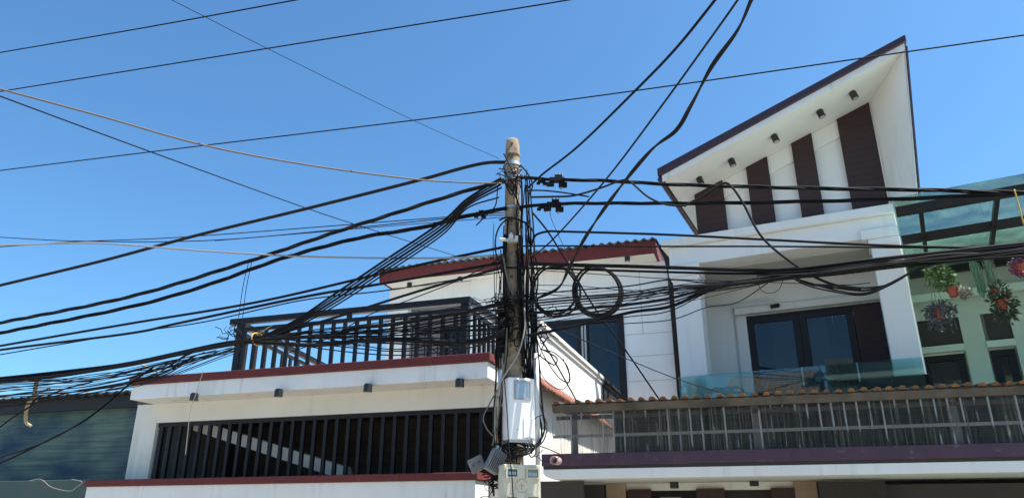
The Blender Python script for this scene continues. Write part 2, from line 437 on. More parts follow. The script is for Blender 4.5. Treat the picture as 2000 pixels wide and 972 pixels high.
up.box(-.06, win1, vu-.055, vu+.245, 0, 4.397)
up.build('upper_wall', 'white_paint', ha)
# grooves between the wall boards (thin recess lines as slim battens)
gv = MB()
for (px_, py_) in ((1261,651),(1263,694),(1265,743)):
    zz = A.pix(px_,py_,vu-.06)[1]; gv.box(win1+.03, 2.35, vu-.066, vu-.062, zz-.012, zz+.012)
ug = A.pix(1250,560,vu-.06)[0]; gv.box(ug-.012, ug+.012, vu-.066, vu-.062, 6.9, 8.9)
gv.build('board_joint', 'joint_grey', ha)
al = MB(); al.box(ua0-.1, ua1+.1, vu+2.0, vu+2.1, 4.4, zal+.2); al.box(ua0-.1, ua0-.003, vu+.26, vu+2.0, 4.4, zal+.2)
al.box(ua1+.003, ua1+.1, vu+.26, vu+2.0, 4.4, zal+.2); al.box(ua0, ua1, vu+.26, vu+2.0, zal+.1, zal+.2)
al.build('alcove', 'grey_wall', ha)
dz = zal-.35
dd = B(ua0+.5, ua1-.15, vu+1.92, vu+1.99, 4.5, dz).build('terrace_door', 'dark_metal', ha)
for i in range(3):
    w_ = (ua1-ua0-.65)/3; B(ua0+.5+i*w_+.09, ua0+.5+(i+1)*w_-.09, vu+1.895, vu+1.915, 4.6, dz-.12).build('pane', 'pane_glass', dd)
# soffit, fascia, roof
B(ue0+.05, ue1-.02, vs_+.06, vu-.065, ZF, ZF+.12).build('soffit', 'cream_paint', ha)
fz = MB(); fz.prism([(vs_-.04,ZE),(vs_+.05,ZE),(vs_+.05,ZF-.02),(vs_+.02,ZF-.02)], ue0, ue1, 'u')
fz.box(ue0, ue0+.08, vs_+.05, 16, ZF-.02, ZE-.003); fz.box(ue1-.08, ue1, vs_+.05, 16, ZF-.02, ZE-.003)
fz.build('eave_fascia', 'red_trim', ha, bevel=.008)
rf = MB(); nn = 360
for row, (v_, z_) in enumerate(((vs_-.16, ZE-.02), (16, ZE+1.1))):
    for i in range(nn+1):
        uu = ue0-.1 + (ue1-ue0+.15)*i/nn
        rf.v.append((uu, v_, z_+.05+.035*math.sin(uu*2*math.pi/.26)))
rf.f = [(i, i+1, nn+2+i, nn+1+i) for i in range(nn)]
ro = rf.build('roof', 'roof_sheet', ha, smooth=True)
so_ = ro.modifiers.new('thick', 'SOLIDIFY'); so_.thickness = .03; so_.offset = -1
# window
wf = MB()
def px_u(x): return A.pix(x, 690, vu-.06)[0]
wf.box(win0, win1, vu-.10, vu+.02, zwt-.17, zwt-.002).box(win0, win1, vu-.10, vu+.02, zwb+.003, zwb+.15)
cols = [(1040,1072),(1128,1150),(1208,1221)]
for a_, b_ in cols: wf.box(px_u(a_), px_u(b_), vu-.10, vu+.02, zwb+.15, zwt-.17)
wo = wf.build('window', 'dark_metal', ha, bevel=.008)
for a_, b_ in ((1072,1128),(1150,1208)):
    wp = B(px_u(a_)+.004, px_u(b_)-.004, vu-.03, vu-.01, zwb+.15, zwt-.17).build('pane', 'pane_glass', wo)
wm = MB()
for xx in (1061,1139,1145): wm.box(px_u(xx)-.03, px_u(xx)+.03, vu-.125, vu-.103, zwb+.2, zwt-.2)
wm.build('mullion', 'grey_wall', wo)
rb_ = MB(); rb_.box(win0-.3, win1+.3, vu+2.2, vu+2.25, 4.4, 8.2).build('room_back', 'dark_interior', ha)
cu = MB(); n = 40
for (ca, cb_) in ((win0+.2, win0+.75), (win1-.65, win1-.2)):
    o_ = len(cu.v)
    for z in (4.6, zwt-.1):
        for i in range(n+1): cu.v.append((ca+(cb_-ca)*i/n, vu+.4+.05*math.sin(i*.9), z))
    cu.f += [(o_+i, o_+i+1, o_+n+2+i, o_+n+1+i) for i in range(n)]
    cu.build('curtain', 'curtain', ha, smooth=True); cu = MB()
# downspout
dp = MB(); xa = A.pix(1298,478,8.3); xb = A.pix(1322,770,8.3)
dp.tube([(xa[0]-.05,vs_+.1,ZE-.1),(xa[0]+.08,8.4,ZE-.45),(xa[0]+.12,8.75,ZE-.8),(xa[0]+.14,8.8,3)], .15, 12)
dp.build('downspout', 'black_pipe', ha, smooth=True)
# stair railing beside the alcove
sr = MB()
q0 = A.pix(795,628,7.0); q1 = A.pix(893,690,7.0)
sr.tube([(q0[0],7,q0[1]),(q1[0],7,q1[1])], .035, 6); sr.tube([(q0[0],7,q0[1]-.35),(q1[0],7,q1[1]-.35)], .025, 6)
for i in range(9):
    t = i/8; uu = q0[0]+(q1[0]-q0[0])*t; zz = q0[1]+(q1[1]-q0[1])*t
    sr.tube([(uu,7,zz),(uu,7,4.4)], .022, 6)
sr.build('stair_railing', 'dark_metal', ha)
# lean-to roof on the alley side
vla, zla = A.pixu(1062,748,uW); vlb, zlb = A.pixu(1132,786,uW)
zl = (zla+zlb)/2
lt = MB(); nn = 120
for uu, zz in ((uW+.01, zl), (uW+.40, zl-.38)):
    for i in range(nn+1):
        v_ = 1.0 + 8*i/nn*.99
        lt.v.append((uu, v_, zz + .06*abs(math.sin(v_*math.pi/.24))))
lt.f = [(i, i+1, nn+2+i, nn+1+i) for i in range(nn)]
lo = lt.build('lean_to_roof', 'red_tile', ha, smooth=True)
s2 = lo.modifiers.new('thick', 'SOLIDIFY'); s2.thickness = .035
# lights under the front soffit
names = ['at the left corner', 'second from the left corner', 'third from the left corner', 'beside the utility pole']
for (lx, ly), nm in zip(((380,768),(545,760),(719,750),(898,740)), names):
    u_, v_ = A.pixz(lx, ly, Z1w)
    downlight(A, u_, v_, Z1w, 'black cylinder ceiling light under the white terrace slab, '+nm, 'ceiling lights under the terrace slab')
for (lx, ly), nm in zip(((800,552),(899,541)), ['nearest the left end of the red eave','second from the left end of the red eave']):
    u_, v_ = A.pixz(lx, ly, ZF)
    downlight(A, u_, v_, ZF, 'small black light under the upper eave, '+nm, 'lights under the upper eave')
u_, v_ = A.pixz(1225, 501, ZF)
downlight(A, u_, v_, ZF, 'small black light under the right end of the red upper eave', 'lights under the upper eave')

# ================================================================== HOUSE R (right, gable with stripes)
H = Frame(26, 0, 14.8)
hr = thing('gabled_house', 'white house with steep shed roof, brown striped gable and glass balcony', 'house', H, (5.4,0,0))
ZP, ZL, ZB = 6.74, 6.58, 6.20
PU0, PU1 = 3.28, 7.42
MB().box(PU0, PU1, -.10, .9, ZL, ZP).build('parapet_ledge', 'white_paint', hr, bevel=.012)
MB().box(3.40, 7.36, 0, .45, ZB, ZL-.003).build('beam', 'white_paint', hr, bevel=.01)
# columns
def hu(x, y, v=0): return H.pix(x, y, v)[0]
c0, c1 = hu(1316,580), hu(1367,575)
d0, d1 = hu(1705,502), hu(1761,492)
lc = MB().box(c0, c1, 0.02, .45, 2.6, ZB-.16).build('column', 'white_paint', hr, bevel=.012)
MB().box(c0-.05, c1+.04, -.05, .47, 5.98, ZB-.003).box(c0-.02, c1+.02, -.02, .46, 5.90, 5.977).build('capital', 'white_paint', lc, bevel=.008)
rc = MB().box(d0, d1, 0.02, .45, 3.80, ZB-.10).build('column', 'white_paint', hr, bevel=.012)
MB().box(d0-.13, d1+.03, -.06, .47, 6.17, 6.34).box(d0-.03, d1+.015, -.025, .46, 6.05, 6.167).build('capital', 'white_paint', rc, bevel=.008)
MB().box(d0-.05, d1+.05, -.02, .47, 2.6, 3.797).build('base', 'black_pipe', rc, bevel=.008)
# balcony slab, ceiling, walls
MB().box(3.4, 7.4, -.12, 1.5, 2.85, 3.05).build('balcony_slab', 'white_paint', hr, bevel=.01)
B(3.40, 7.40, .453, 1.5, ZB-.03, ZB+.1).build('balcony_ceiling', 'shaded_ceiling_paint', hr)
vb = 1.5
dl = hu(1459,640,vb); dr = hu(1733,640,vb); dc = hu(1563,640,vb); dm = hu(1671,640,vb)
bw = MB().box(c0, dl, vb, vb+.25, 3.05, ZB+.1).box(dl, dr, vb, vb+.25, 5.46, ZB+.1).box(dr, 7.4, vb, vb+.25, 3.05, ZB+.1)
bw.box(c0, c0+.12, .453, vb, 3.05, ZB-.033)
bw.box(7.28, 7.40, .453, vb, 3.05, ZB-.033)
bw.box(3.45, 3.7, vb+.25, 9, 0, ZB+.1).box(7.15, 7.4, vb+.25, 9, 0, ZB+.1).box(3.45, 7.4, 1.3, 1.5, 0, 2.84)
bw.build('wall', 'white_paint', hr)
l0 = hu(1435,612,vb-.12)
MB().box(l0, 7.27, vb-.14, vb-.003, 5.47, 5.60).build('lintel', 'cream_paint', hr, bevel=.01)
# doors
for a_, b_ in ((dl,dc),(dc,dm)):
    ua_, ub_ = a_+.003, b_-.002
    dd = MB().box(ua_, ub_, vb+.05, vb+.11, 5.30, 5.45).box(ua_, ub_, vb+.05, vb+.11, 3.06, 3.2)
    dd.box(ua_, ua_+.13, vb+.05, vb+.11, 3.2, 5.30).box(ub_-.13, ub_, vb+.05, vb+.11, 3.2, 5.30)
    do = dd.build('door', 'dark_brown_metal', hr, bevel=.006)
    B(ua_+.13, ub_-.13, vb+.075, vb+.085, 3.2, 5.30).build('pane', 'pane_glass', do)
    B(ub_-.09, ub_-.06, vb+.02, vb+.047, 4.0, 4.35).build('handle', 'galvanised', do)
B(dm+.004, dr-.003, vb+.04, vb+.10, 3.06, 5.45).build('door_side_panel', 'brown_cladding', hr, bevel=.006)
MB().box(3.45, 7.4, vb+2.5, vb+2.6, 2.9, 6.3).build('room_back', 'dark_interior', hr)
def curtain(parent, u0, u1, v, z0, z1):
    b = MB(); n = 60
    for z in (z0, z1):
        for i in range(n+1):
            u = u0+(u1-u0)*i/n; b.v.append((u, v+.045*math.sin(i*.9)+.02*math.sin(i*.37+u), z))
    b.f = [(i, i+1, n+2+i, n+1+i) for i in range(n)]
    return b.build('curtain', 'curtain', parent, smooth=True)
curtain(hr, dl+.15, dl+.42, vb+.35, 3.05, 5.4); curtain(hr, dm-.5, dm+.05, vb+.35, 3.05, 5.4)
# glass balustrade
bal = B(3.43, 7.33, -.115, -.10, 3.0, 4.05).build('balustrade', 'teal_glass', hr)
rr_ = MB()
for uu in (3.43, 4.72, 6.03, 7.33): rr_.box(uu-.012, uu+.012, -.13, -.098+.01, 3.0, 3.12)
rr_.build('glass_clamp', 'galvanised', bal)
# wall conduit
MB().tube([(c0+.2,vb-.03,6.0),(c0+.35,vb-.03,5.75),(l0+.02,vb-.16,5.66),(hu(1512,600,vb-.2),vb-.18,5.68)], .018, 8).build('conduit', 'pvc_grey', hr, smooth=True)
MB().tube([(l0-.02,vb-.03,5.64),(l0-.02,vb-.03,3.1)], .018, 8).build('conduit', 'pvc_grey', hr, smooth=True)
# gable wall and stripes
vg = .2
def gz(u): return 7.58 + .362*(u-3.62)
GU0, GU1 = 3.97, 7.34
gw = MB().prism([(GU0-.02,ZP-.02),(GU1,ZP-.02),(GU1,gz(GU1)),(GU0-.02,gz(GU0-.02))], vg+.08, vg+.3)
gw.build('gable_wall', 'white_paint', hr)
# top band standing proud between the stripes
gb = MB().prism([(GU0,gz(GU0)-.36),(GU1,gz(GU1)-.36),(GU1,gz(GU1)-.004),(GU0,gz(GU0)-.004)], vg+.03, vg+.078)
gb.build('gable_band', 'white_paint', hr, bevel=.006)
Zs = [((1357,380),(1411,352),(1363,461),(1421,452)), ((1458,322),(1498,302),(1470,443),(1515,436)),
      ((1545,275),(1584,254),(1566,427),(1610,421)), ((1634,226),(1696,192),(1664,411),(1735,400))]
for tl, tr, b_l, b_r in Zs:
    u0 = (H.pix(*tl,vg)[0]+H.pix(*b_l,vg)[0])/2; u1 = (H.pix(*tr,vg)[0]+H.pix(*b_r,vg)[0])/2
    MB().prism([(u0,ZP+.002),(u1,ZP+.002),(u1,gz(u1)-.006),(u0,gz(u0)-.006)], vg-.02, vg+.075).build('stripe_panel', 'brown_cladding', hr)
# roof slab with soffit
ra, rb, vf = 3.60, 7.95, -1.0
MB().prism([(ra+.05,gz(ra+.05)),(rb-.02,gz(rb-.02)),(rb-.02,gz(rb-.02)+.10),(ra+.05,gz(ra+.05)+.10)], vf+.05, 6.5).build('soffit', 'white_paint', hr)
MB().prism([(ra+.02,gz(ra)-.015),(rb,gz(rb)-.015),(rb,gz(rb)+.10),(ra+.02,gz(ra)+.10)], vf, vf+.047).build('white_fascia', 'stained_white', hr)
MB().prism([(ra-.05,gz(ra-.05)+.10),(rb+.04,gz(rb+.04)+.10),(rb+.04,gz(rb)+.24),(ra-.05,gz(ra)+.24)], vf-.05, 6.6).build('roof', 'roof_edge', hr, bevel=.012)
# dark roll along the low eave
MB().tube([(ra-.02,vf,gz(ra)+.03),(ra-.02,6.5,gz(ra)+.03)], .05, 8).build('eave_gutter', 'roof_edge', hr)
# splayed fin closing the right side
def fin(off):
    return [(GU1+off,vg+.02,ZP-.05),(7.70+off,-.35,6.62),(rb-.03+off,vf+.02,gz(rb-.03)),(GU1+off,vg+.02,gz(GU1+off))]
f0 = fin(0); f1 = [(p[0]+.06,p[1]+.05,p[2]) for p in f0]
MB().add(f0+f1, [(0,1,2,3),(7,6,5,4),(0,4,5,1),(1,5,6,2),(2,6,7,3),(3,7,4,0)]).build('splayed_fin', 'white_paint', hr)
MB().tube([(7.70+.05,-.37,6.62),(rb+.02,vf-.0,gz(rb)+.03)], .022, 6).build('fin_edge_trim', 'roof_edge', hr)
# gable lights
gl = [((1365,347),'lowest, at the left tip of the sloping soffit'),((1427,311),'second up the sloping soffit from its low tip'),
      ((1511,264),'middle one of five along the sloping soffit'),((1600,216),'fourth up the sloping soffit, above the third stripe'),
      ((1664,180),'highest, above the widest brown stripe')]
for (lx, ly), nm in gl:
    vv = -.45
    u_, z_ = H.pix(lx, ly, vv)
    lo_, hi_ = -1.0, .2
    for _ in range(40):
        vv = (lo_+hi_)/2; u_, z_ = H.pix(lx, ly, vv)
        if z_ > gz(u_): hi_ = vv
        else: lo_ = vv
    downlight(H, u_, vv, gz(u_), 'black cylinder spotlight on the gabled house, '+nm, 'spotlights along the sloping gable soffit', r=.062, h=.145, tilt=-R(14))
# security camera above the balcony door
u_, z_ = H.pix(1514,597,vb-.25)
sc = thing('security_camera', 'small security camera on a conduit above the balcony door', 'camera', H, (u_,vb-.02,z_))
MB().cyl((u_-.07,vb-.3,z_-.02),(u_+.06,vb-.2,z_+.02),.04,12).build('body','lamp_black',sc)
MB().cyl((u_,vb-.25,z_+.03),(u_,vb-.02,z_+.06),.015,8).cyl((u_,vb-.03,z_+.06),(u_,vb-.004,z_+.06),.05,12).build('bracket','old_board',sc)

# ================================================================== HOUSE G (green, far right)
G = Frame(30, 0, 17.5)
hg = thing('green_house', 'pale green house with dark framed windows and glass canopy', 'house', G, (10,0,0))
gu = lambda x, y: G.pix(x, y, 0)[0]
g0, g1 = 8.3, 16
wins = [(gu(1801,720), gu(1890,720), 4.42), (gu(1942,720), gu(1992,720), 4.42)]
trs = [(gu(1791,650), gu(1878,645), 4.62, 5.07), (gu(1927,640), gu(1978,630), 4.62, 5.07)]
gwl = MB(); gwl.box(g0, g1, .12, .3, 4.45, 6.3).box(g0, g1, .12, .3, 0, 2.99)
gwl.box(g0, wins[0][0], .12, .3, 2.99, 4.45).box(wins[0][1], wins[1][0], .12, .3, 2.99, 4.45).box(wins[1][1], g1, .12, .3, 2.99, 4.45)
edges = [g0, wins[0][0]-.03, wins[0][1]+.03, wins[1][0]-.03, wins[1][1]+.03, g1]
for i in (0,2,4): gwl.box(edges[i], edges[i+1], 0, .117, 3, 5.40)
for i in (1,3): gwl.box(edges[i], edges[i+1], 0, .117, 5.08, 5.40)
gwl.build('wall', 'green_wall', hg)
B(g0-.1, g1, -.12, .3-.19, 5.403, 5.55).build('ledge', 'pale_green_trim', hg, bevel=.012)
B(g0-.1, g1, -.5, .11, 6.22, 6.42).build('upper_slab', 'pale_green_trim', hg, bevel=.012)
for (a_, b_, z0_, z1_) in trs: B(a_, b_, .04, .115, z0_, z1_).build('louvre_panel', 'louvre_dark', hg)
for (a_, b_, zt_) in wins:
    B(a_-.03, b_+.03, -.05, .117, zt_+.04, zt_+.16).build('sill', 'pale_green_trim', hg, bevel=.008)
    wmb = MB().box(a_,b_,.02,.09,zt_-.12,zt_).box(a_,b_,.02,.09,3.0,3.1).box(a_,a_+.13,.02,.09,3.1,zt_-.12).box(b_-.13,b_,.02,.09,3.1,zt_-.12)
    w_ = wmb.build('window', 'dark_metal', hg, bevel=.006)
    B(a_+.13,b_-.13,.05,.06,3.1,zt_-.12).build('pane','pane_glass',w_)
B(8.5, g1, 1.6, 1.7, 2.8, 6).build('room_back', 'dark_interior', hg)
# glass canopy on a steel frame
ZC = 5.93
can = MB()
vbeams = [G.pixz(1877,393,ZC)[1], G.pixz(1877,452,ZC)[1], G.pixz(1877,500,ZC)[1], G.pixz(1877,540,ZC)[1], -.14]
gc = G.pix(1750,415,vbeams[0])[0]
for v_ in vbeams: can.box(gc, g1, v_-.05, v_+.05, ZC-.06, ZC+.08)
cano = can.build('canopy', 'dark_brown_metal', hg, bevel=.006)
for xx in (9.05, 10.02, 11.0, 12.0, 13.0):
    MB().box(xx-.03, xx+.03, vbeams[0]+.053, -.2, ZC-.03, ZC+.06).build('rafter', 'dark_brown_metal', cano)
B(gc-.02, g1, vbeams[0]-.35, -.03, ZC+.095, ZC+.107).build('glass_sheet', 'canopy_glass', cano)

# hanging plants
def leaf(b, p, d, L, w):
    d = d.normalized(); s = d.cross(Vector((rnd.uniform(-1,1),rnd.uniform(-1,1),rnd.uniform(-1,1)))).normalized()
    nrm = d.cross(s)
    b.add([p, p+d*L*.45+s*w*.5+nrm*w*.12, p+d*L, p+d*L*.45-s*w*.5+nrm*w*.12], [(0,1,2,3)])
def rv(): return Vector((rnd.gauss(0,1), rnd.gauss(0,1), rnd.gauss(0,1))).normalized()
def hanging(name, label, cat, px_, py_, v, pot_r, blobs, leafm, nleaf, L, hook=True, pot=True, strands=0, strand_len=.5, flowers=None):
    u, z = G.pix(px_, py_, v)
    t = thing(name, label, cat, G, (u, v, z))
    if pot:
        b = MB(); prof = [(.62,-.16),(.7,-.15),(.95,.0),(1.08,.0),(1.08,.04),(.85,.04),(.85,-.02)]
        nseg = 20
        for r_, h_ in prof:
            for j in range(nseg):
                q = 2*math.pi*j/nseg; b.v.append((u+pot_r*r_*math.cos(q), v+pot_r*r_*math.sin(q), z+h_*pot_r/.11))
        for i in range(len(prof)-1):
            for j in range(nseg): b.f.append((i*nseg+j, i*nseg+(j+1)%nseg, (i+1)*nseg+(j+1)%nseg, (i+1)*nseg+j))
        b.f.append(tuple(range(nseg))); b.f.append(tuple(range((len(prof)-1)*nseg, len(prof)*nseg)))
        b.build('pot', 'pot_red', t)
    b = MB()
    for i in range(nleaf):
        bu, bv, bz, ru, rz = rnd.choice(blobs)
        d = rv(); rad = rnd.random()**.45
        p = Vector((u+bu+d.x*ru*rad, v+bv+d.y*ru*rad, z+bz+d.z*rz*rad))
        leaf(b, p, Vector((d.x, d.y, d.z-.4)), L*rnd.uniform(.6,1.3), L*.6*rnd.uniform(.7,1.2))
    for s_ in range(strands):
        q = rnd.uniform(0, 6.28); rr = rnd.uniform(.5,1)*max(x_[3] for x_ in blobs)
        pts = []; ln = strand_len*rnd.uniform(.5,1.1)
        for i in range(8):
            f_ = i/7
            pts.append((u+math.cos(q)*rr*(.4+.6*min(1,f_*2)), v+math.sin(q)*rr*(.4+.6*min(1,f_*2)), z+.05+.06*math.sin(min(1,f_*2)*2)-ln*f_*f_))
        b.tube(pts, .004, 4)
        for i in range(1, 8):
            for _ in range(4): leaf(b, Vector(pts[i])+rv()*.02, rv()+Vector((0,0,-.4)), L*.8, L*.5)
    if b.v: b.build('foliage', leafm, t)
    if flowers:
        b = MB()
        for i in range(flowers[1]):
            bu, bv, bz, ru, rz = rnd.choice(flowers[2]); d = rv(); rad = rnd.random()**.5
            p = Vector((u+bu+d.x*ru*rad, v+bv+d.y*ru*rad, z+bz+d.z*rz*rad)); leaf(b, p, rv(), .05, .04)
        b.build('flower', flowers[0], t)
    if hook:
        b = MB(); top = Vector((u, v, ZC-.05))
        for j in range(3):
            q = 2.1*j+.4; b.tube([(u+pot_r*math.cos(q), v+pot_r*math.sin(q), z+.02), (top.x, top.y, max(z+.25, top.z-.02))], .0035, 4)
        b.build('hanger', 'old_board', t)
    return t
vp = -1.2
hanging('hanging_plant', 'bushy bright green vine hanging in front of a red pot under the canopy', 'hanging plant', 1829, 540, vp, .08,
        [(0,0,.12,.14,.16),(-.05,0,-.04,.13,.16),(.1,0,-.12,.12,.14),(.15,0,0,.1,.1)], 'leaf_green', 420, .075, pot=False)
hanging('hanging_plant', 'red pot of whitish curled blooms hanging beside the green vine', 'hanging plant', 1860, 566, vp, .085,
        [(.05,0,.1,.1,.1)], 'leaf_green', 50, .07, flowers=('flower_white', 300, [(.14,0,-.03,.09,.09),(.2,0,-.07,.09,.1),(.13,0,-.13,.05,.07)]))
hanging('hanging_plant', 'lowest red pot with trailing purple grey leaves above the transom', 'hanging plant', 1833, 606, vp+.1, .10,
        [(0,0,.06,.22,.1),(-.12,0,0,.12,.12),(.14,0,0,.12,.12)], 'leaf_grey', 260, .06, strands=22, strand_len=.42)
hanging('hanging_plant', 'large dark leafy plant hanging in a long column at far right', 'hanging plant', 1957, 590, vp, .09,
        [(0,0,.18,.14,.16),(0,0,-.02,.2,.18),(.02,0,-.2,.15,.14)], 'leaf_dark', 560, .08, flowers=('pot_red', 22, [(-.05,0,.2,.08,.06)]))
for (mx_, my_, nm) in ((1902,520,'left strand of pale green moss hanging from the canopy'),(1930,520,'right strand of pale green moss hanging from the canopy')):
    u, z = G.pix(mx_, my_, vp+.3); t = thing('hanging_moss', nm, 'hanging plant', G, (u,vp+.3,z))
    b = MB()
    for i in range(46):
        a0 = Vector((u+rnd.gauss(0,.035), vp+.3+rnd.gauss(0,.03), ZC-.1-rnd.random()*.12)); pts = [a0]
        for k_ in range(6): pts.append(pts[-1]+Vector((rnd.gauss(.006,.012), rnd.gauss(0,.01), -rnd.uniform(.06,.12))))
        b.tube(pts, .006, 4)
    b.build('foliage', 'moss_green', t)
hanging('hanging_plant', 'purple flowering plant hanging at the right edge under the canopy', 'hanging plant', 1990, 520, vp-.1, .085,
        [(0,0,.02,.12,.08)], 'leaf_green', 60, .06, flowers=('flower_purple', 260, [(-.06,0,0,.1,.12),(.02,0,.08,.12,.08),(-.02,0,-.1,.08,.08)]))

# ================================================================== SHOP SCREEN S (front right, tile eave + plastic sheet)
S = Frame(16, 0, 11.8)
hs = thing('shop_front', 'low shop front with tiled eave, clear corrugated screen and purple fascia', 'shop', S, (4,0,0))
s0, s1 = .50, 11.0
ZT = 3.34
# tile eave: half round tiles with orange end caps
tl = MB(); n_t = int((s1-.72)/.165)
caps = []
for i in range(n_t+1):
    uc = .74 + i*.165 + rnd.uniform(-.006,.006); hh = rnd.uniform(-.006,.006); seg = 8; r_ = .050*rnd.uniform(.9,1.08); v0 = -.03+rnd.uniform(-.012,.012)
    ring = [(uc + r_*math.cos(math.pi*j/seg), r_*.95*math.sin(math.pi*j/seg)) for j in range(seg+1)]
    o_ = len(tl.v)
    for (q, dz_) in ring: tl.v.append((q, v0+.05, ZT+hh+dz_-.01))
    for (q, dz_) in ring: tl.v.append((q, 1.15, ZT+.09+dz_))
    for j in range(seg): tl.f.append((o_+j, o_+j+1, o_+seg+2+j, o_+seg+1+j))
    capp = ring
    caps.append(MB().prism([(q, ZT+hh+dz_*rnd.uniform(.96,1.04)-.01) for q, dz_ in capp], v0, v0+.045))
tl.box(s0+.15, s1, .0, 1.15, ZT-.03, ZT-.012)
ro2 = tl.build('roof', 'dark_tile', hs)
for cap_ in caps: cap_.build('tile_end', rnd.choice(('orange_tile','orange_tile','worn_tile')), ro2, bevel=.004)
# eave board + gutter
MB().prism([(-.02,ZT-.035),(.05,ZT-.035),(.08,ZT-.145),(.015,ZT-.145)], s0+.16, s1, 'u').build('eave_board', 'old_board', hs, bevel=.006)
B(s0+.2, s1, .10, .16, ZT-.245, ZT-.19).build('top_rail', 'old_board', hs)
# clear corrugated screen
sh = MB(); nn = 1300
zs0, zs1 = 2.56, ZT-.15
for z_ in (zs0, zs1):
    for i in range(nn+1):
        uu = s0+.14 + (s1-s0-.14)*i/nn
        ph = (uu/.0835) % 1.0; big = .9
        h_ = .5-.5*math.cos(2*math.pi*ph)
        sh.v.append((uu, .06 - .034*big*(h_**1.6) + .006*math.sin(uu*7+z_*2) + .003*math.sin(uu*31+z_*5), z_))
sh.f = [(i, i+1, nn+2+i, nn+1+i) for i in range(nn)]
sh.build('clear_screen', 'plastic_sheet', hs, smooth=True)
zr_ = S.pix(1520,839,.12)[1]
B(s0+.14, s1, .10, .14, zr_-.022, zr_+.022).build('screen_rail', 'galvanised', hs)
for xx in (1121, 1478, 1870):
    uu = S.pix(xx, 840, .16)[0]
    B(uu-.05, uu+.05, .145, .22, 2.3, ZT-.06).build('screen_post', 'post_grey', hs)
# purple fascia, white beam
MB().box(s0-.02, s1, -.03, .10, 2.39, 2.57).build('purple_fascia', 'purple_metal', hs, bevel=.008)
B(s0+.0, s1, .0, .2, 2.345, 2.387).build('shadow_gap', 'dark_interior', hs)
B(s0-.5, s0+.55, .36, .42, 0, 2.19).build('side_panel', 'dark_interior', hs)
MB().prism([(s0+.0,2.342),(s1,2.342),(s1,2.20),(s0+.14,2.20),(s0+.05,2.235),(s0+.0,2.28)], -.02, .3).build('white_beam', 'stained_white', hs, bevel=.006)
B(s0+.15, s1, .303, 1.9, 2.2, 2.33).build('soffit', 'cream_paint', hs)
# what is behind: dark boards above, shop wall below
B(1.45, s1, 1.2, 1.28, 2.34, ZT+.05).build('back_boards', 'dark_wood', hs)
B(s0+.1, s1, 1.9, 2.1, 0, 2.33).build('shop_wall', 'dark_interior', hs)
def su(x, v): return S.pix(x, 960, v)[0]
for a_, b_ in ((1184,1222),(1553,1597)):
    B(su(a_,1.5), su(b_,1.5), 1.5, 1.8, 0, 2.197).build('pillar', 'marble_tile', hs, bevel=.008)
B(su(1222,1.6), su(1553,1.6), 1.62, 1.8, 2.08, 2.197).build('header', 'cream_paint', hs)
for a_, b_ in ((1226,1272),(1360,1415),(1506,1553)):
    B(su(a_,1.55), su(b_,1.55), 1.52, 1.6, 1.2, 2.10).build('shutter', 'brown_cladding', hs)
for a_, b_ in ((1092,1178),(1600,1732)):
    B(su(a_,1.0), su(b_,1.0), 1.0, 1.08, 1.2, 2.16).build('awning_cloth', 'dark_fabric', hs)
B(su(1732,1.3), s1, 1.3, 1.4, 1.2, 2.12).build('side_shutter', 'dark_interior', hs)
B(su(1290,1.6), su(1330,1.6), 1.5, 1.56, 1.2, 1.97).build('sign_panel', 'grey_wall', hs)
MB().cyl((su(1318,1.3),1.3,2.197),(su(1318,1.3),1.3,2.10),.07,16).build('shop_lamp','lamp_black',hs)
MB().cyl((su(1475,1.3),1.3,2.197),(su(1475,1.3),1.3,2.12),.07,16).build('shop_lamp','lamp_black',hs)
# drain pipe stub through the fascia
u_, z_ = S.pix(1092,899,-.03)
pp = MB(); seg = 20
for (r_, v_) in ((.062,.0),(.062,-.16),(.052,-.16),(.052,-.02)):
    for j in range(seg):
        q = 2*math.pi*j/seg; pp.v.append((u_+r_*math.cos(q)-.0+v_*.35, v_, z_+r_*math.sin(q)))
for i in range(3):
    for j in range(seg): pp.f.append((i*seg+j, i*seg+(j+1)%seg, (i+1)*seg+(j+1)%seg, (i+1)*seg+j))
pp.f.append(tuple(range(3*seg,4*seg)))
pp.build('drain_pipe', 'pvc_pink', hs, smooth=True)

# ================================================================== LEFT NEIGHBOUR (tarp)
Lf = Frame(18, 0, 14.6)
tu1 = Lf.pix(262,860)[0]
nb = thing('market_shelter', 'dark roofed shelter at left edge closed by a teal tarpaulin', 'shelter', Lf, (tu1-2,0,0))
zt0 = Lf.pix(130,800)[1]; zt1 = Lf.pix(130,775)[1]
tp = MB(); nu, nv = 60, 10
for j in range(nv+1):
    for i in range(nu+1):
        uu = tu1-6.5 + 6.5*i/nu; zz = 1.5 + (zt0+.05-1.5)*j/nv
        tp.v.append((uu, .12+.02*math.sin(uu*1.3+zz)+.006*math.sin(uu*5+zz*2), zz))
tp.f = [(j*(nu+1)+i, j*(nu+1)+i+1, (j+1)*(nu+1)+i+1, (j+1)*(nu+1)+i) for j in range(nv) for i in range(nu)]
tp.build('tarpaulin', 'tarp', nb, smooth=True)
tn = M['tarp'].node_tree; tb = tn.nodes['Principled BSDF']; src = tb.inputs['Base Color'].links[0].from_socket
tc_ = tn.nodes.new('ShaderNodeTexCoord'); tm = tn.nodes.new('ShaderNodeMapping'); tm.inputs['Scale'].default_value = (.5,.5,26)
nz = tn.nodes.new('ShaderNodeTexNoise'); nz.inputs['Scale'].default_value = 1.0; nz.inputs['Detail'].default_value = 4
mx_ = tn.nodes.new('ShaderNodeMix'); mx_.data_type = 'RGBA'; mr_ = tn.nodes.new('ShaderNodeMapRange')
mr_.inputs[1].default_value = .42; mr_.inputs[2].default_value = .66; mr_.inputs[4].default_value = .6
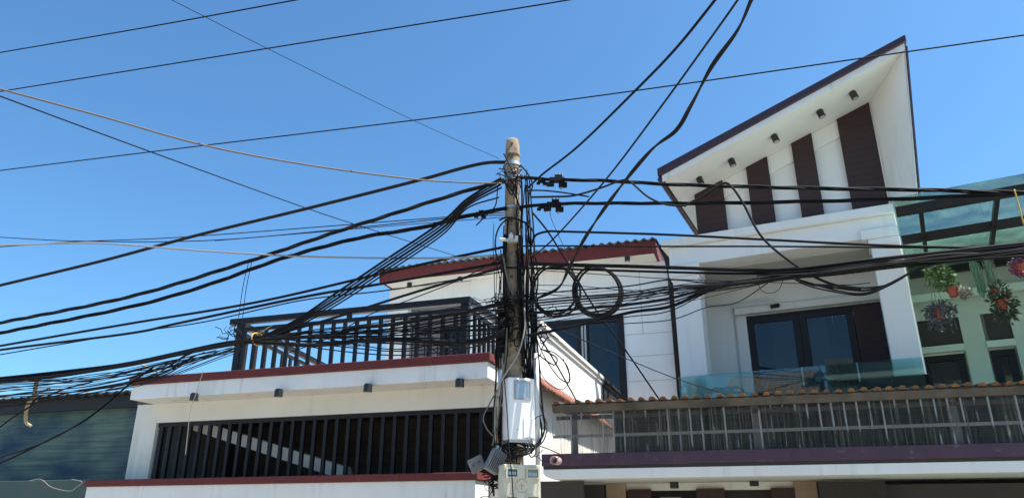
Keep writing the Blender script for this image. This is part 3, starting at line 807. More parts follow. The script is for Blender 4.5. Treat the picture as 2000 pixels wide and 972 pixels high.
tn.links.new(tc_.outputs['Object'], tm.inputs[0]); tn.links.new(tm.outputs[0], nz.inputs['Vector']); tn.links.new(nz.outputs[0], mr_.inputs[0])
tn.links.new(mr_.outputs[0], mx_.inputs['Factor']); tn.links.new(src, mx_.inputs['A']); mx_.inputs['B'].default_value = (.006,.035,.06,1)
tn.links.new(mx_.outputs['Result'], tb.inputs['Base Color'])
rfm = MB(); nn = 160
for v_, z_ in ((-.25, zt1), (4, zt1+.5)):
    for i in range(nn+1):
        uu = tu1-6.5+6.6*i/nn; rfm.v.append((uu, v_, z_+.03*math.sin(uu*2*math.pi/.3)))
rfm.f = [(i, i+1, nn+2+i, nn+1+i) for i in range(nn)]
ro3 = rfm.build('roof', 'tarp_frame', nb); s3 = ro3.modifiers.new('t','SOLIDIFY'); s3.thickness = .05
B(tu1-6.5, tu1, -.1, .02, zt0-.03, zt1-.06).build('eave_beam', 'tarp_frame', nb)
for du in (1.3, 3.0, 4.7): B(tu1-du-.05, tu1-du+.05, .25, .33, 0, zt0).build('post', 'tarp_frame', nb)
zbm = Lf.pix(85,937,-.8)[1]
ug = Lf.pix(172,950,-.8)[0]
B(tu1-6.5, ug, -.8, -.45, zbm-.5, zbm).build('green_beam', 'green_beam', nb, bevel=.012)

# ================================================================== opposite house (reflected in the balcony glass)
O0 = H.pix(1440,745,22)[0]; O1 = H.pix(1602,740,22)[0]
ho = thing('opposite_house', 'house with brown tiled roof across the street, mirrored in the balcony glass', 'house', H, ((O0+O1)/2,-21,0))
B(O0-.3, O1-.3, -29, -20.5, 0, 6.2).build('wall', 'opposite_wall', ho)
h2 = thing('opposite_house', 'flat roofed grey green house across the street, mirrored in the balcony glass', 'house', H, (O1+6,-22,0))
B(O1+.3, O1+16, -30, -21.5, 0, 8.6).build('wall', 'opposite_grey', h2)
B(O1+.2, O1+16.2, -30.1, -21.2, 8.603, 8.85).build('roof', 'pale_green_trim', h2)
B(O1+.25, O1+16, -21.5+.003, -21.1, 7.3, 7.5).build('ledge', 'pale_green_trim', h2)
for k_ in range(5):
    w_ = B(O1+1.2+k_*2.9, O1+2.6+k_*2.9, -21.497, -21.4, 5.2, 6.9).build('window', 'dark_metal', h2)
    B(O1+1.35+k_*2.9, O1+2.45+k_*2.9, -21.397, -21.39, 5.35, 6.75).build('pane', 'door_glass', w_)
orf = MB(); nn = 200
rows = []
for k_ in range(13):
    f_ = k_/12
    rows.append((-19.3-4.8*f_, 6.15+2.15*f_))
    if k_ < 12: rows.append((-19.3-4.8*(f_+.98/12), 6.15+2.15*(f_+1/12)-.06+.02))
for v_, z_ in rows:
    for i in range(nn+1):
        uu = O0-.6 + (O1-O0+.6)*i/nn; orf.v.append((uu, v_, z_+.04*abs(math.sin(uu*math.pi/.24))))
orf.f = [(j*(nn+1)+i, j*(nn+1)+i+1, (j+1)*(nn+1)+i+1, (j+1)*(nn+1)+i) for j in range(len(rows)-1) for i in range(nn)]
orf.add([(O0-.6,-24.1,8.32),(O1,-24.1,8.32),(O1,-29.5,6.1),(O0-.6,-29.5,6.1)], [(0,1,2,3)])
orf.build('roof', 'roof_brown', ho)

# ================================================================== POLE
PY = 9.0
ptop = at(1001,274,PY)
PX = ptop.x; PZ = ptop.z
pole = thing('utility_pole', 'weathered round concrete utility pole wrapped in black cables', 'utility pole', WORLD, (PX,PY,0))
def prad(z): return .095 + (PZ-z)*.0085
b = MB(); seg = 28
zz = [0,.5,1,1.5,2,2.5,3,3.5,4,4.5,5,5.5,5.9,6.1,6.3,PZ-.27,PZ-.26,PZ-.24,PZ-.23,PZ-.06,PZ-.02,PZ]
rz = [prad(z) for z in zz]; rz[-5] = prad(PZ-.24)+.012; rz[-6] = rz[-5]-.001; rz[-4] = prad(PZ)+.004; rz[-7+0] = prad(PZ-.27)
rz[-2] = prad(PZ)-.004; rz[-1] = prad(PZ)-.02
for z_, r_ in zip(zz, rz):
    for j in range(seg):
        q = 2*math.pi*j/seg; k_ = 1+rnd.uniform(-.012,.012); b.v.append((PX+r_*k_*math.cos(q), PY+r_*k_*math.sin(q), z_))
for i in range(len(zz)-1):
    for j in range(seg): b.f.append((i*seg+j, i*seg+(j+1)%seg, (i+1)*seg+(j+1)%seg, (i+1)*seg+j))
b.f.append(tuple(range((len(zz)-1)*seg, len(zz)*seg)))
b.build('shaft', 'concrete_pole', pole, smooth=True)
for y_ in (287, 312, 437, 470, 545):
    p = at(1000, y_, PY); r_ = prad(p.z)
    MB().cyl((PX-.01, PY-r_+.02, p.z), (PX-.01, PY-r_-.006, p.z), .02, 10).build('step_hole', 'meter_dark', pole)
def ring(z, h, gap=.006, a0=0, a1=6.2832, n=28):
    b = MB(); r_ = prad(z)+gap
    for j in range(n+1):
        q = a0+(a1-a0)*j/n
        for dr, dz_ in ((0,-h/2),(.006,-h/2),(.006,h/2),(0,h/2)):
            b.v.append((PX+(r_+dr)*math.cos(q), PY+(r_+dr)*math.sin(q), z+dz_))
    for j in range(n):
        for k_ in range(4): b.f.append((j*4+k_, j*4+(k_+1)%4, (j+1)*4+(k_+1)%4, (j+1)*4+k_))
    return b
for y_, h_, m_ in ((323,.05,'galvanised'),(340,.03,'galvanised'),(408,.035,'galvanised'),(350,.09,'cast_metal')):
    ring(at(1000,y_,PY).z, h_).build('strap', m_, pole)
zc = at(1000,477,PY).z
cb = ring(zc, .05); cb.box(PX-.10,PX+.07,PY-.17,PY-.13,zc-.02,zc+.02)
cb.cyl((PX-.09,PY-.18,zc),(PX-.17,PY-.18,zc-.005),.024,12).cyl((PX-.02,PY-.19,zc-.01),(PX-.02,PY-.19,zc+.06),.032,14).cyl((PX+.05,PY-.18,zc-.03),(PX+.05,PY-.18,zc+.045),.026,12).cyl((PX-.02,PY-.19,zc+.06),(PX-.02,PY-.19,zc+.085),.018,12)
cb.build('insulator_clamp', 'white_ceramic', pole, bevel=.008)

# ---- meter boxes
P1 = Frame(-22, 0, 8.68)
def pb(F, x, y, v=0): return F.pix(x, y, v)
a_ = pb(P1,993.5,797); c_ = pb(P1,1045,800); t_ = pb(P1,1018,737); e_ = pb(P1,1018,858)
mb1 = thing('meter_box', 'clean white electric meter box with one window, upper on the pole', 'meter box', P1, ((a_[0]+c_[0])/2,.1,e_[1]))
u0,u1,z0,z1 = a_[0],c_[0],e_[1],t_[1]
MB().box(u0,u1,0,.2,z0,z1).build('casing','box_white',mb1,bevel=.014)
MB().box(u0+.02,u1-.02,.02,.18,z0-.03,z0-.001).build('gland_plate','galvanised',mb1)
wa = pb(P1,1004,741); wb = pb(P1,1037,781)
wfm = MB().box(wa[0],wb[0],-.012,-.002,wa[1]-.02,wa[1]).box(wa[0],wb[0],-.012,-.002,wb[1],wb[1]+.02).box(wa[0],wa[0]+.02,-.012,-.002,wb[1]+.02,wa[1]-.02).box(wb[0]-.02,wb[0],-.012,-.002,wb[1]+.02,wa[1]-.02)
wo = wfm.build('window','cast_metal',mb1)
B(wa[0]+.02,wb[0]-.02,-.006,-.002,wb[1]+.02,wa[1]-.02).build('meter','meter_face',wo)
ml = MB()
for k_ in range(7): ml.box(wb[0]-.06,wb[0]-.045,-.0085,-.0065,wb[1]+.04+k_*.027,wb[1]+.05+k_*.027)
ml.build('meter_scale','box_seam',wo)
B(wa[0]+.018,wb[0]-.018,-.0115,-.0095,wb[1]+.018,wa[1]-.018).build('glass','meter_glass',wo)
da = pb(P1,1022,815); db = pb(P1,1044,855)
B(da[0],u1-.006,-.010,-.001,db[1],da[1]).build('hatch','box_white',mb1,bevel=.005)
MB().cyl((da[0]+.06,-.02,db[1]-.0),(da[0]+.06,-.001,db[1]),.015,10).box(da[0]+.1,da[0]+.14,-.02,-.001,db[1]-.03,db[1]-.004).build('latch','galvanised',mb1)
MB().cyl((pb(P1,1010,838)[0],-.004,pb(P1,1010,838)[1]),(pb(P1,1010,838)[0],.01,pb(P1,1010,838)[1]),.006,8).build('screw','box_seam',mb1)

P2 = Frame(-20, 0, 8.5)
a_ = pb(P2,984,940); c_ = pb(P2,1056,940); t_ = pb(P2,1018,906)
u0,u1,z1 = a_[0],c_[0],t_[1]; z0 = z1-.62
mb2 = thing('meter_box', 'stained cream meter box with four windows, lower on the pole', 'meter box', P2, ((u0+u1)/2,.1,z0))
MB().box(u0,u1,0,.2,z0,z1).build('casing','box_cream',mb2,bevel=.012)
def mwin(x0,y0,x1,y1,face,row2=False):
    wa = pb(P2,x0,y0); wb = pb(P2,x1,y1)
    f = MB().box(wa[0],wb[0],-.016,-.002,wa[1]-.016,wa[1]).box(wa[0],wb[0],-.016,-.002,wb[1],wb[1]+.016).box(wa[0],wa[0]+.016,-.016,-.002,wb[1]+.016,wa[1]-.016).box(wb[0]-.016,wb[0],-.016,-.002,wb[1]+.016,wa[1]-.016)
    w_ = f.build('window','box_cream',mb2)
    B(wa[0]+.016,wb[0]-.016,-.005,-.002,wb[1]+.016,wa[1]-.016).build('meter',face,w_)
    d = MB(); cw = (wb[0]-wa[0]-.05)/5
    for k_ in range(5): d.box(wa[0]+.028+k_*cw,wa[0]+.022+(k_+1)*cw,-.0075,-.0055,wb[1]+.035,wb[1]+.07)
    d.build('register','meter_face',w_)
    B(wa[0]+.014,wb[0]-.014,-.0115,-.0095,wb[1]+.014,wa[1]-.014).build('glass','meter_glass',w_)
mwin(988,912,1012,933,'meter_dark'); mwin(1027,913,1053,935,'meter_yellow')
mwin(987,966,1012,987,'meter_yellow'); mwin(1027,966,1053,988,'meter_yellow')
sc_ = pb(P2,1019,948); stn = MB(); n_ = 48
for k_ in range(n_+1):
    q = k_*5.4/n_+.4; r_ = .072+.004*math.sin(q*5); w_ = .005+.003*math.sin(q*11)
    for rr in (r_-w_, r_+w_): stn.v.append((sc_[0]+rr*math.cos(q), -.0018, sc_[1]+rr*math.sin(q)))
stn.f = [(2*k_, 2*k_+1, 2*k_+3, 2*k_+2) for k_ in range(n_)]
stn.build('stencil_ring','stencil',mb2)
q_ = .005; MB().prism([(sc_[0]-q_,sc_[1]-.04),(sc_[0]+q_,sc_[1]-.04),(sc_[0]+q_,sc_[1]-q_),(sc_[0]+.03,sc_[1]-q_),(sc_[0]+.03,sc_[1]+q_),(sc_[0]+q_,sc_[1]+q_),(sc_[0]+q_,sc_[1]+.03),(sc_[0]-q_,sc_[1]+.03),(sc_[0]-q_,sc_[1]+q_),(sc_[0]-.03,sc_[1]+q_),(sc_[0]-.03,sc_[1]-q_),(sc_[0]-q_,sc_[1]-q_)],-.002,-.0005).build('stencil_mark','stencil',mb2)

# ---- cable amplifier and splitter box
cen = at(967,900,8.7)
PA = Frame(-20, cen.x, cen.y)
am = thing('cable_amplifier', 'ribbed grey metal cable amplifier tilted on the pole', 'junction box', PA, (0,0,cen.z))
b = MB().box(-.085,.085,-.05,.06,cen.z-.13,cen.z+.13)
b.build('casing','dull_metal',am,bevel=.012)
b = MB()
for k_ in range(7): b.box(-.08+k_*.024,-.072+k_*.024,-.075,-.051,cen.z-.12,cen.z+.12)
b.build('cooling_fin','dull_metal',am)
b = MB()
for dx in (-.05,0,.05): b.cyl((dx,0,cen.z+.13),(dx,0,cen.z+.17),.018,10)
b.build('connector','galvanised',am)
am.rotation_euler[1] = R(28)
cen = at(933,905,8.95); PB = Frame(5, cen.x, cen.y)
bx = thing('junction_box', 'dull grey junction box with two dark holes left of the pole', 'junction box', PB, (0,0,cen.z))
MB().box(-.10,.08,-.04,.05,cen.z-.085,cen.z+.085).build('casing','dull_metal',bx,bevel=.014)
MB().cyl((-.05,-.045,cen.z),(-.05,-.03,cen.z),.014,10).cyl((.03,-.045,cen.z+.01),(.03,-.03,cen.z+.01),.014,10).build('cable_hole','meter_dark',bx)
bx.rotation_euler[1] = R(-25)

# ================================================================== CABLES
def catmull(P, sub=8):
    if len(P) < 3:
        return [P[0].lerp(P[-1], i/(sub*2)) for i in range(sub*2+1)]
    out = []; Q = [P[0]*2-P[1]] + P + [P[-1]*2-P[-2]]
    for i in range(1, len(Q)-2):
        a, b, c, d = Q[i-1:i+3]
        for k in range(sub):
            t = k/sub
            out.append(.5*((2*b) + (c-a)*t + (2*a-5*b+4*c-d)*t*t + (3*b-a-3*c+d)*t**3))
    out.append(P[-1]); return out
FLr = Frame(18, 0, PY); FRr = Frame(21, 0, PY)
def plane_pt(x, y, off=0.0):
    F = FLr if x < 1000 else FRr
    u, z = F.pix(x, y, off); return F.W(u, off, z)
def path(pts, off=0.0):
    """pixel way-points on the cable's own vertical plane, or with given distances (interpolated as 1/Y)"""
    if any(len(p) == 3 for p in pts):
        ks = [i for i, p in enumerate(pts) if len(p) == 3]; res = []
        acc = [0]
        for i in range(1, len(pts)): acc.append(acc[-1]+math.hypot(pts[i][0]-pts[i-1][0], pts[i][1]-pts[i-1][1]))
        for i, p in enumerate(pts):
            if len(p) == 3: Y = p[2]
            else:
                lo = max([k for k in ks if k < i], default=ks[0]); hi = min([k for k in ks if k > i], default=ks[-1])
                if lo == hi: Y = pts[lo][2]
                else:
                    t = (acc[i]-acc[lo])/(acc[hi]-acc[lo]); Y = 1/((1-t)/pts[lo][2]+t/pts[hi][2])
            res.append(at(p[0], p[1], Y))
        return res
    return [plane_pt(p[0], p[1], off) for p in pts]
def cable(pts, w, label, cat='cable', material='black_rubber', group=None, name='cable', off=0.0, twist=0, pitch=1.7, sub=8, jit=0.0, kind=None):
    P = path(pts, off) if not isinstance(pts[0], Vector) else pts
    C = catmull(P, sub)
    mid = C[len(C)//2]; depth = mid.y*CP + (mid.z-EYE)*SP
    r = w/2/FPX*depth
    if jit: 
        ph = [rnd.uniform(0,6.28) for _ in range(4)]
        C = [p + Vector((0, jit*math.sin(i*.21+ph[2]), jit*(.6*math.sin(i*.17+ph[0])+.4*math.sin(i*.43+ph[1])))) for i, p in enumerate(C)]
    b = MB()
    if twist:
        # resample finely and wind the strands round each other
        ds = .06; D = [C[0]]; 
        for i in range(1, len(C)):
            seg = C[i]-C[i-1]; n = max(1, int(seg.length/ds))
            for k in range(1, n+1): D.append(C[i-1]+seg*(k/n))
        s = 0; dist = [0]
        for i in range(1, len(D)): s += (D[i]-D[i-1]).length; dist.append(s)
        rs = r*(.52 if twist == 2 else .45); ro_ = r*(.48 if twist == 2 else .55)
        for k in range(twist):
            pts2 = []
            for i, p in enumerate(D):
                t = (D[min(i+1,len(D)-1)]-D[max(i-1,0)]).normalized()
                a = t.cross(Vector((0,0,1))).normalized(); c = t.cross(a)
                q = 2*math.pi*(dist[i]/pitch + k/twist) + .8*math.sin(dist[i]*.9)
                pts2.append(p + a*ro_*math.cos(q) + c*ro_*math.sin(q))
            b.tube(pts2, rs, 5)
    else: b.tube(C, r, 6)
    if material == 'black_rubber' and rnd.random() < .3: material = 'faded_rubber'
    o0 = tuple(C[0])
    o = b.build(name, material, frame=WORLD, origin=o0, smooth=True)
    return tag(o, label, cat, group, kind)

# thin high wires in the sky
cable([(-60,113,9.6),(0,103,9.3),(290,53,8.0),(580,0,7.0),(720,-26,6.6)], 2.6, 'thin dark wire crossing the upper left corner of the sky', 'wire', 'thin_wire', name='overhead_wire')
cable([(-60,189,10.6),(0,179,10.3),(522,95,8.6),(1000,18.5,7.4),(1112,0,7.1),(1300,-32,6.7)], 2.8, 'thin dark wire crossing the sky above the pole top to upper middle', 'wire', 'thin_wire', name='overhead_wire')
cable([(-60,340,14.0),(0,333,13.7),(300,296,12.4),(800,236,10.8),(1000,210,10.2),(1329,165,9.4),(1669,116,8.7),(2000,69,8.1),(2080,58,8)], 2.6, 'thin dark wire crossing the whole picture and passing before the gable', 'wire', 'thin_wire', name='overhead_wire')
cable([(250,-46,4.6),(335,0,5),(400,33),(522,95),(807,235),(975,310,9.0)], 1.4, 'hair thin grey wire slanting down from the top edge to the pole head', 'wire', 'thin_wire', name='overhead_wire')
cable([(-60,158,6.2),(0,174,6.4),(200,228),(400,284),(600,322),(800,349),(900,356),(995,358,8.88)], 3.6, 'sagging brownish cable from the left edge to the pole head', material='grey_wire')
cable([(-60,166,7.0),(0,188,7.2),(290,295),(600,407),(750,456),(890,500),(950,523,20.5)], 1.9, 'thin dark wire slanting from the left edge to the corrugated roof eave', 'wire', 'thin_wire', name='overhead_wire')
cable([(-60,459),(0,463),(130,470),(300,472),(450,467),(650,449),(900,424),(985,420)], 1.8, 'thin sagging wire, upper of two across the sky left of pole', 'wire', 'thin_wire', name='overhead_wire', off=.35)
cable([(-60,486),(0,482),(150,472),(300,466),(440,457),(700,437),(985,415)], 1.7, 'thin straight wire rising from left edge to the pole, below the brownish sagging cable', 'wire', 'thin_wire', name='overhead_wire', off=.5)
cable([(420,470),(600,455),(800,438),(985,424)], 1.4, 'short hair thin wire between the two twisted cables left of the pole', 'wire', 'thin_wire', name='overhead_wire', off=.25)
cable([(-60,478),(0,479),(150,475),(230,477),(400,490),(600,501),(850,504),(990,497)], 3.2, 'pale whitish cable running level from the left edge to the pole', material='white_wire', off=-.12)
# thick power cables on the left
cable([(-80,577),(0,557),(200,509),(390,458),(600,407),(810,354),(900,329),(950,318),(988,317)], 6.5, 'thick black cable, topmost of the heavy ones left of the pole', off=-.05)
cable([(-80,646),(0,630),(250,580),(470,515),(650,455),(760,420),(880,382),(985,352)], 8.6, 'thick twisted power cable ending at the upper pole clamp on the left', 'power cable', name='power_cable', off=-.1, twist=3)
cable([(-80,667),(0,650),(250,600),(400,558),(550,505),(700,465),(820,445),(910,422),(990,407)], 8.6, 'thick twisted power cable ending at the lower pole clamp on the left', 'power cable', name='power_cable', off=-.1, twist=3, pitch=1.9)
cable([(-80,690),(0,675),(250,632),(500,590),(740,535),(860,508),(985,482)], 5, 'black cable rising from left edge to the white clamp on the pole', off=-.05)
cable([(-80,700),(0,683),(250,651),(347,631),(590,580),(750,553),(985,512)], 5, 'black cable just below the one reaching the white clamp', off=-.02)
cable([(-80,706),(0,692),(250,650),(400,628),(590,586),(760,566),(985,530)], 2.4, 'thin black cable running with the pair below the white clamp', off=.1)

# the tie point of the bundle on the left
TIE = (503, 663)
# diagonals from pole head down to the tie
grp = 'cables fanning from the pole head to the yellow tie'
for i, (ya, xa, mx, my, w_) in enumerate(((348,978,700,535,4.5),(354,978,690,548,3.5),(360,978,735,534,4.5),(366,980,720,548,3.5),(385,975,745,540,3))):
    o_ = i*6.5-13
    cable([(xa,ya),(912,398+o_*.7),(862,447+o_),(740,529+o_),(650,588+o_*.9),(575,633+o_*.5),(TIE[0]-5,TIE[1]+i)], w_,
          'black cable slanting from the pole head down to the yellow tie', group=grp, off=-.12-.03*i)
cable([(500,668),(522,658),(650,621),(773,582),(889,547),(985,522)], 5, 'single black cable from the yellow tie up to the pole below the red eave', off=-.2)
cable([(985,500),(900,545),(800,585),(720,615),(640,660),(560,690)], 2, 'thin slack cable drooping from the pole across the terrace railing', off=-.3)
# dense bundle between tie and pole across the railing
grp = 'cables bundled between the yellow tie and the pole'
for i in range(17):
    f = i/16
    y1 = 588 + 80*f + rnd.uniform(-8,8)
    ym = 655 + (y1-655)*.5 + rnd.uniform(-6,10) + (18 if rnd.random() < .3 else 0)
    yq = 660 + (y1-660)*.22 + rnd.uniform(-5,6)
    pts = [(TIE[0]-30, TIE[1]+6+rnd.uniform(-6,6)), (TIE[0]+5, TIE[1]-1+rnd.uniform(-7,8)), (610,yq), (760,ym), (880,(ym+y1)/2+rnd.uniform(-6,8)), (984,y1)]
    cable(pts, rnd.choice((1.6,1.8,2.2,2.6,3.4)), 'black cable in the dense bundle crossing the terrace railing', group=grp, off=-.1-rnd.random()*.3, jit=.012)
cable([(500,664),(640,655),(700,640),(790,628),(900,610),(985,592)], 8, 'heavy black cable through the middle of the bundle over the railing', off=-.25, jit=.01)
cable([(500,668),(600,672),(680,668),(760,664),(860,668),(930,664),(985,650)], 9, 'heavy black cable along the foot of the bundle over the railing', off=-.3, jit=.01)
for i, (s_, nm) in enumerate(((690,'longest drooping loop under the bundle over the railing'),(682,'shorter drooping loop under the bundle over the railing'))):
    cable([(560,668+i*4),(640,s_-8),(760,s_+3),(860,s_-2),(940,672),(986,640-i*20)], 2.6, 'black cable, '+nm, off=-.35)
# bundle left of the tie: trunk
grp = 'cables in the trunk running left from the yellow tie'
for i in range(12):
    dy = rnd.uniform(-5,5)
    cable([(TIE[0]+12,TIE[1]+dy*.8),(440,672+dy),(350,690+dy*.8),(250,711+dy*.8),(120,727+dy*.8+i*.5),(0,737+i*.9),(-80,744+i*2)], rnd.choice((3,4,5)), 'black cable in the thick trunk left of the yellow tie', group=grp, off=-.15-rnd.random()*.15)
grp = 'slack cables fanning out left of the trunk'
for i in range(22):
    f = i/21
    x0 = rnd.uniform(360,480); y0 = 690 - (x0-350)*.14 + rnd.uniform(0,14)
    yl = 744 + 52*f + rnd.uniform(-5,5)
    cable([(x0,y0),(300+rnd.uniform(-20,20),712+30*f+rnd.uniform(-4,8)),(180,730+38*f+rnd.uniform(-6,8)),(80,740+46*f),(0,yl),(-80,yl+10)], rnd.choice((1.3,1.6,2,2.6)), 'slack black cable fanning out to the left edge above the shelter', group=grp, off=-.1-rnd.random()*.4, jit=.008)
for y_, nm in ((893,'upper'),(904,'lower')):
    cable([(300,716),(250,752),(200,795),(150,830),(80,866),(0,y_),(-80,y_+30)], 3.6, nm+' of two black cables drooping before the teal tarpaulin', off=-.5)
cable([(0,833),(40,805),(110,765),(180,745)], 3, 'short black cable before the tarpaulin rising to the left bundle', off=-.3)
for xa, xb, nm in ((487,466,'left'),(493,474,'right')):
    cable([(xa,505),((xa+xb)/2-2,560),(xb,620)], 1.3, nm+' thin tie wire hanging from the twisted cable to the railing corner', 'wire', 'thin_wire', name='tie_wire', off=-.1)

# right side power cables
cable([(1008,346),(1090,351),(1180,353),(1330,361),(1600,368),(1800,371),(2000,377),(2090,380)], 8.6, 'thick twisted power cable, upper of two running right from the pole clamps', 'power cable', name='power_cable', off=-.1, twist=3)
cable([(1015,404),(1100,398),(1200,397),(1400,397),(1600,393),(1800,387),(2000,377),(2090,372)], 8.6, 'thick twisted power cable, lower of two running right from the pole clamps', 'power cable', name='power_cable', off=-.1, twist=3, pitch=1.9)
cable([(1030,368,8.9),(1060,340,8.8),(1130,285),(1240,178),(1320,95),(1397,0,5.2),(1440,-55,4.7)], 5, 'black cable climbing steeply from the pole head, leftmost at the top edge', off=-.1)
cable([(1035,505,8.9),(1075,472,8.8),(1130,413),(1200,330),(1290,210),(1370,100),(1441,0,5.0),(1475,-55,4.5)], 3.8, 'thin black cable climbing from the pole, middle one at the top edge')
cable([(1030,588,8.85),(1060,578,8.8),(1092,560),(1112,522),(1145,460),(1200,380),(1270,295),(1320,255),(1350,205),(1390,130),(1440,60),(1467,0,4.9),(1490,-55,4.5)], 8.5, 'twisted pair of cables climbing past the coils, rightmost at the top edge', twist=2, pitch=1.2)
cable([(1036,385),(1080,384),(1120,382),(1170,368),(1215,352),(1232,356),(1265,384),(1300,399),(1340,402)], 4, 'black jumper cable arching between the two right power cables', off=-.15)
cable([(1025,372),(1060,372),(1100,376),(1150,384)], 3, 'short black jumper cable leaving the pole below the upper clamp', off=-.15)
cable([(1340,400),(1375,382),(1412,358),(1430,366),(1452,398),(1490,465),(1560,522),(1620,553),(1682,566)], 5, 'black cable arching over the power lines and dropping to the balcony', off=-.2)
cable([(1040,470),(1048,458),(1070,452),(1100,452),(1300,458),(1500,468),(1750,480),(2000,486),(2080,490)], 4.8, 'black cable running level past the gable parapet, upper of two', off=-.1)
cable([(985,483),(1050,480),(1300,481),(1500,481),(1750,483),(2000,483),(2080,484)], 3.8, 'black cable running level past the gable parapet, lower of two', off=.05)
cable([(1035,515),(1120,517),(1300,522),(1450,527),(1540,527),(1700,508),(1850,492),(2000,476),(2080,470)], 8, 'heaviest black cable sagging before the balcony ceiling', off=-.2)
cable([(975,522),(1100,525),(1300,531),(1450,534),(1540,532),(1700,515),(1850,500),(2000,482)], 5, 'black cable just under the heaviest one before the balcony', off=-.15)
grp = 'cables rising right from the pole to the balcony tie'
for i, (y0, ym, w_) in enumerate(((575,552,3),(588,565,3.4),(593,570,4.5),(598,575,3),(604,580,2.4),(612,588,6),(622,596,3),(628,590,2.2),(655,604,6.5),(640,612,2.2))):
    cable([(1030,y0),(1120,y0-(y0-ym)*.35),(1230,ym+6),(1310,ym-6),(1400,558-i*.4+ (ym-575)*.25),(1530,540+rnd.uniform(-4,5)),(1700,520+rnd.uniform(-5,8)),(1850,503+rnd.uniform(-6,8)),(2000,488+rnd.uniform(-7,9)),(2080,480)], w_,
          'black cable rising from the pole past the coils to the balcony tie', group=grp, off=-.1-rnd.random()*.25)
grp = 'cables bundled right of the balcony tie'
for i in range(11):
    dy = rnd.uniform(-10,10)
    cable([(1500+rnd.uniform(-25,25),538+dy*.4),(1600,533+dy*.8),(1750,514+dy),(1880,500+dy),(2000,487+dy),(2090,478+dy)], rnd.choice((1.8,2.4,3,4)), 'black cable in the thick bundle before the right column', group=grp, off=-.1-rnd.random()*.3)
grp = 'slack loops hanging from the bundle before the balcony'
for i, s_ in enumerate((572,567,562,575)):
    cable([(1545,541),(1580,552+i*2),(1640,s_-4),(1690,s_),(1740,552+i),(1790,527),(1850,512),(2000,497+i)], 3.8, 'black slack cable looping under the bundle before the balcony', group=grp, off=-.25-i*.04)
cable([(1046,527),(1180,536),(1320,545),(1480,550),(1640,556),(1700,552)], 1.8, 'thin wire running level behind the coils', 'wire', 'thin_wire', name='overhead_wire', off=.1)
cable([(1215,632),(1310,624),(1380,600),(1440,590),(1500,552)], 2, 'thin slack wire drooping before the left column', 'wire', 'thin_wire', name='overhead_wire', off=-.1)
cable([(1480,535),(1483,560),(1497,572),(1520,566),(1532,540)], 1.3, 'tiny wire loop hanging below the balcony tie', 'wire', 'thin_wire', name='wire_loop', off=-.15)
cable([(1040,415,8.9),(1070,452),(1105,508),(1164,605),(1225,688),(1288,780,11.3)], 3.6, 'black cable slanting down from the pole across the coils to the tile eave')
cable([(1085,640,8.9),(1165,675),(1310,735),(1420,770,10.9)], 1.9, 'thin wire slanting across the dark window to the tile eave', 'wire', 'thin_wire', name='overhead_wire')
cable([(1120,520,8.8),(1075,420),(1090,390,8.8)], 1.2, 'hair thin tie wire between the splice and the lower clamp', 'wire', 'thin_wire', name='tie_wire')

grp = 'thin wires strung from the pole across the white wall'
for i in range(7):
    y0 = rnd.uniform(530,650); y2 = rnd.uniform(535,575)
    cable([(1032,y0),(1120,(y0*.7+y2*.3)+rnd.uniform(-4,12)),(1230,(y0*.4+y2*.6)+rnd.uniform(0,14)),(1340,y2+rnd.uniform(4,16)),(1450,(y2+543)/2+6),(1535+rnd.uniform(-15,15),541)], rnd.choice((1.1,1.3,1.6)),
          'thin wire strung from the pole across the white upper wall', 'wire', 'thin_wire', group=grp, name='overhead_wire', off=-.1-rnd.random()*.3, jit=.006)
grp = 'thin wires strung across the terrace railing'
for i in range(9):
    y1 = rnd.uniform(575,680); x0 = rnd.uniform(510,640)
    cable([(x0,661+rnd.uniform(-5,10)),((x0+760)/2,664+rnd.uniform(-10,14)),(780,(y1+660)/2+rnd.uniform(0,12)),(890,y1*.75+660*.25+rnd.uniform(-3,8)),(985,y1)], rnd.choice((1.1,1.3,1.6)),
          'thin wire strung from the pole across the terrace railing', 'wire', 'thin_wire', group=grp, name='overhead_wire', off=-.1-rnd.random()*.3, jit=.006)
# coils of spare cable
def coil(cx, cy, r_px, Y, loops, w, label, squash=1.0, tail=None):
    c = at(cx, cy, Y); depth = c.y*CP+(c.z-EYE)*SP; r0 = r_px/FPX*depth; rw = w/2/FPX*depth
    b = MB(); pts = []
    n = 44*loops
    for i in range(n+1):
        q = 2*math.pi*i/44 + 1.2; k = i/44
        rr = r0*(1+.045*math.sin(k*2.4+.5)); ox = .022*math.sin(k*1.9); oz = .016*math.cos(k*2.7)
        pts.append(Vector((c.x+ox+rr*math.cos(q), c.y+.035*math.sin(k*3.1)+.02*math.sin(q*2), c.z+oz+rr*squash*math.sin(q))))
    b.tube(pts, rw, 6)
    t = thing('cable_coil', label, 'cable coil', WORLD, tuple(c))
    b.build('loops', 'black_rubber', t, smooth=True)
    tp_ = MB()
    for q in (1.7, 4.4):
        p = Vector((c.x+r0*math.cos(q), c.y, c.z+r0*squash*math.sin(q))); d = Vector((-math.sin(q),0,math.cos(q)))
        tp_.tube([p-d*.03, p+d*.03], .026, 8)
    tp_.build('tape', 'black_rubber', t)
coil(1084, 566, 45, 8.75, 2, 4.5, 'slim cable coil of few loops beside the pole', 1.12)
coil(1167, 568, 45, 8.7, 6, 4.5, 'full cable coil of many loops hanging before the white wall', 1.1)
cs = at(1115,518,8.7)
sp = thing('splice_closure', 'black splice closure with grey metal clamp above the coils', 'cable splice', WORLD, tuple(cs))
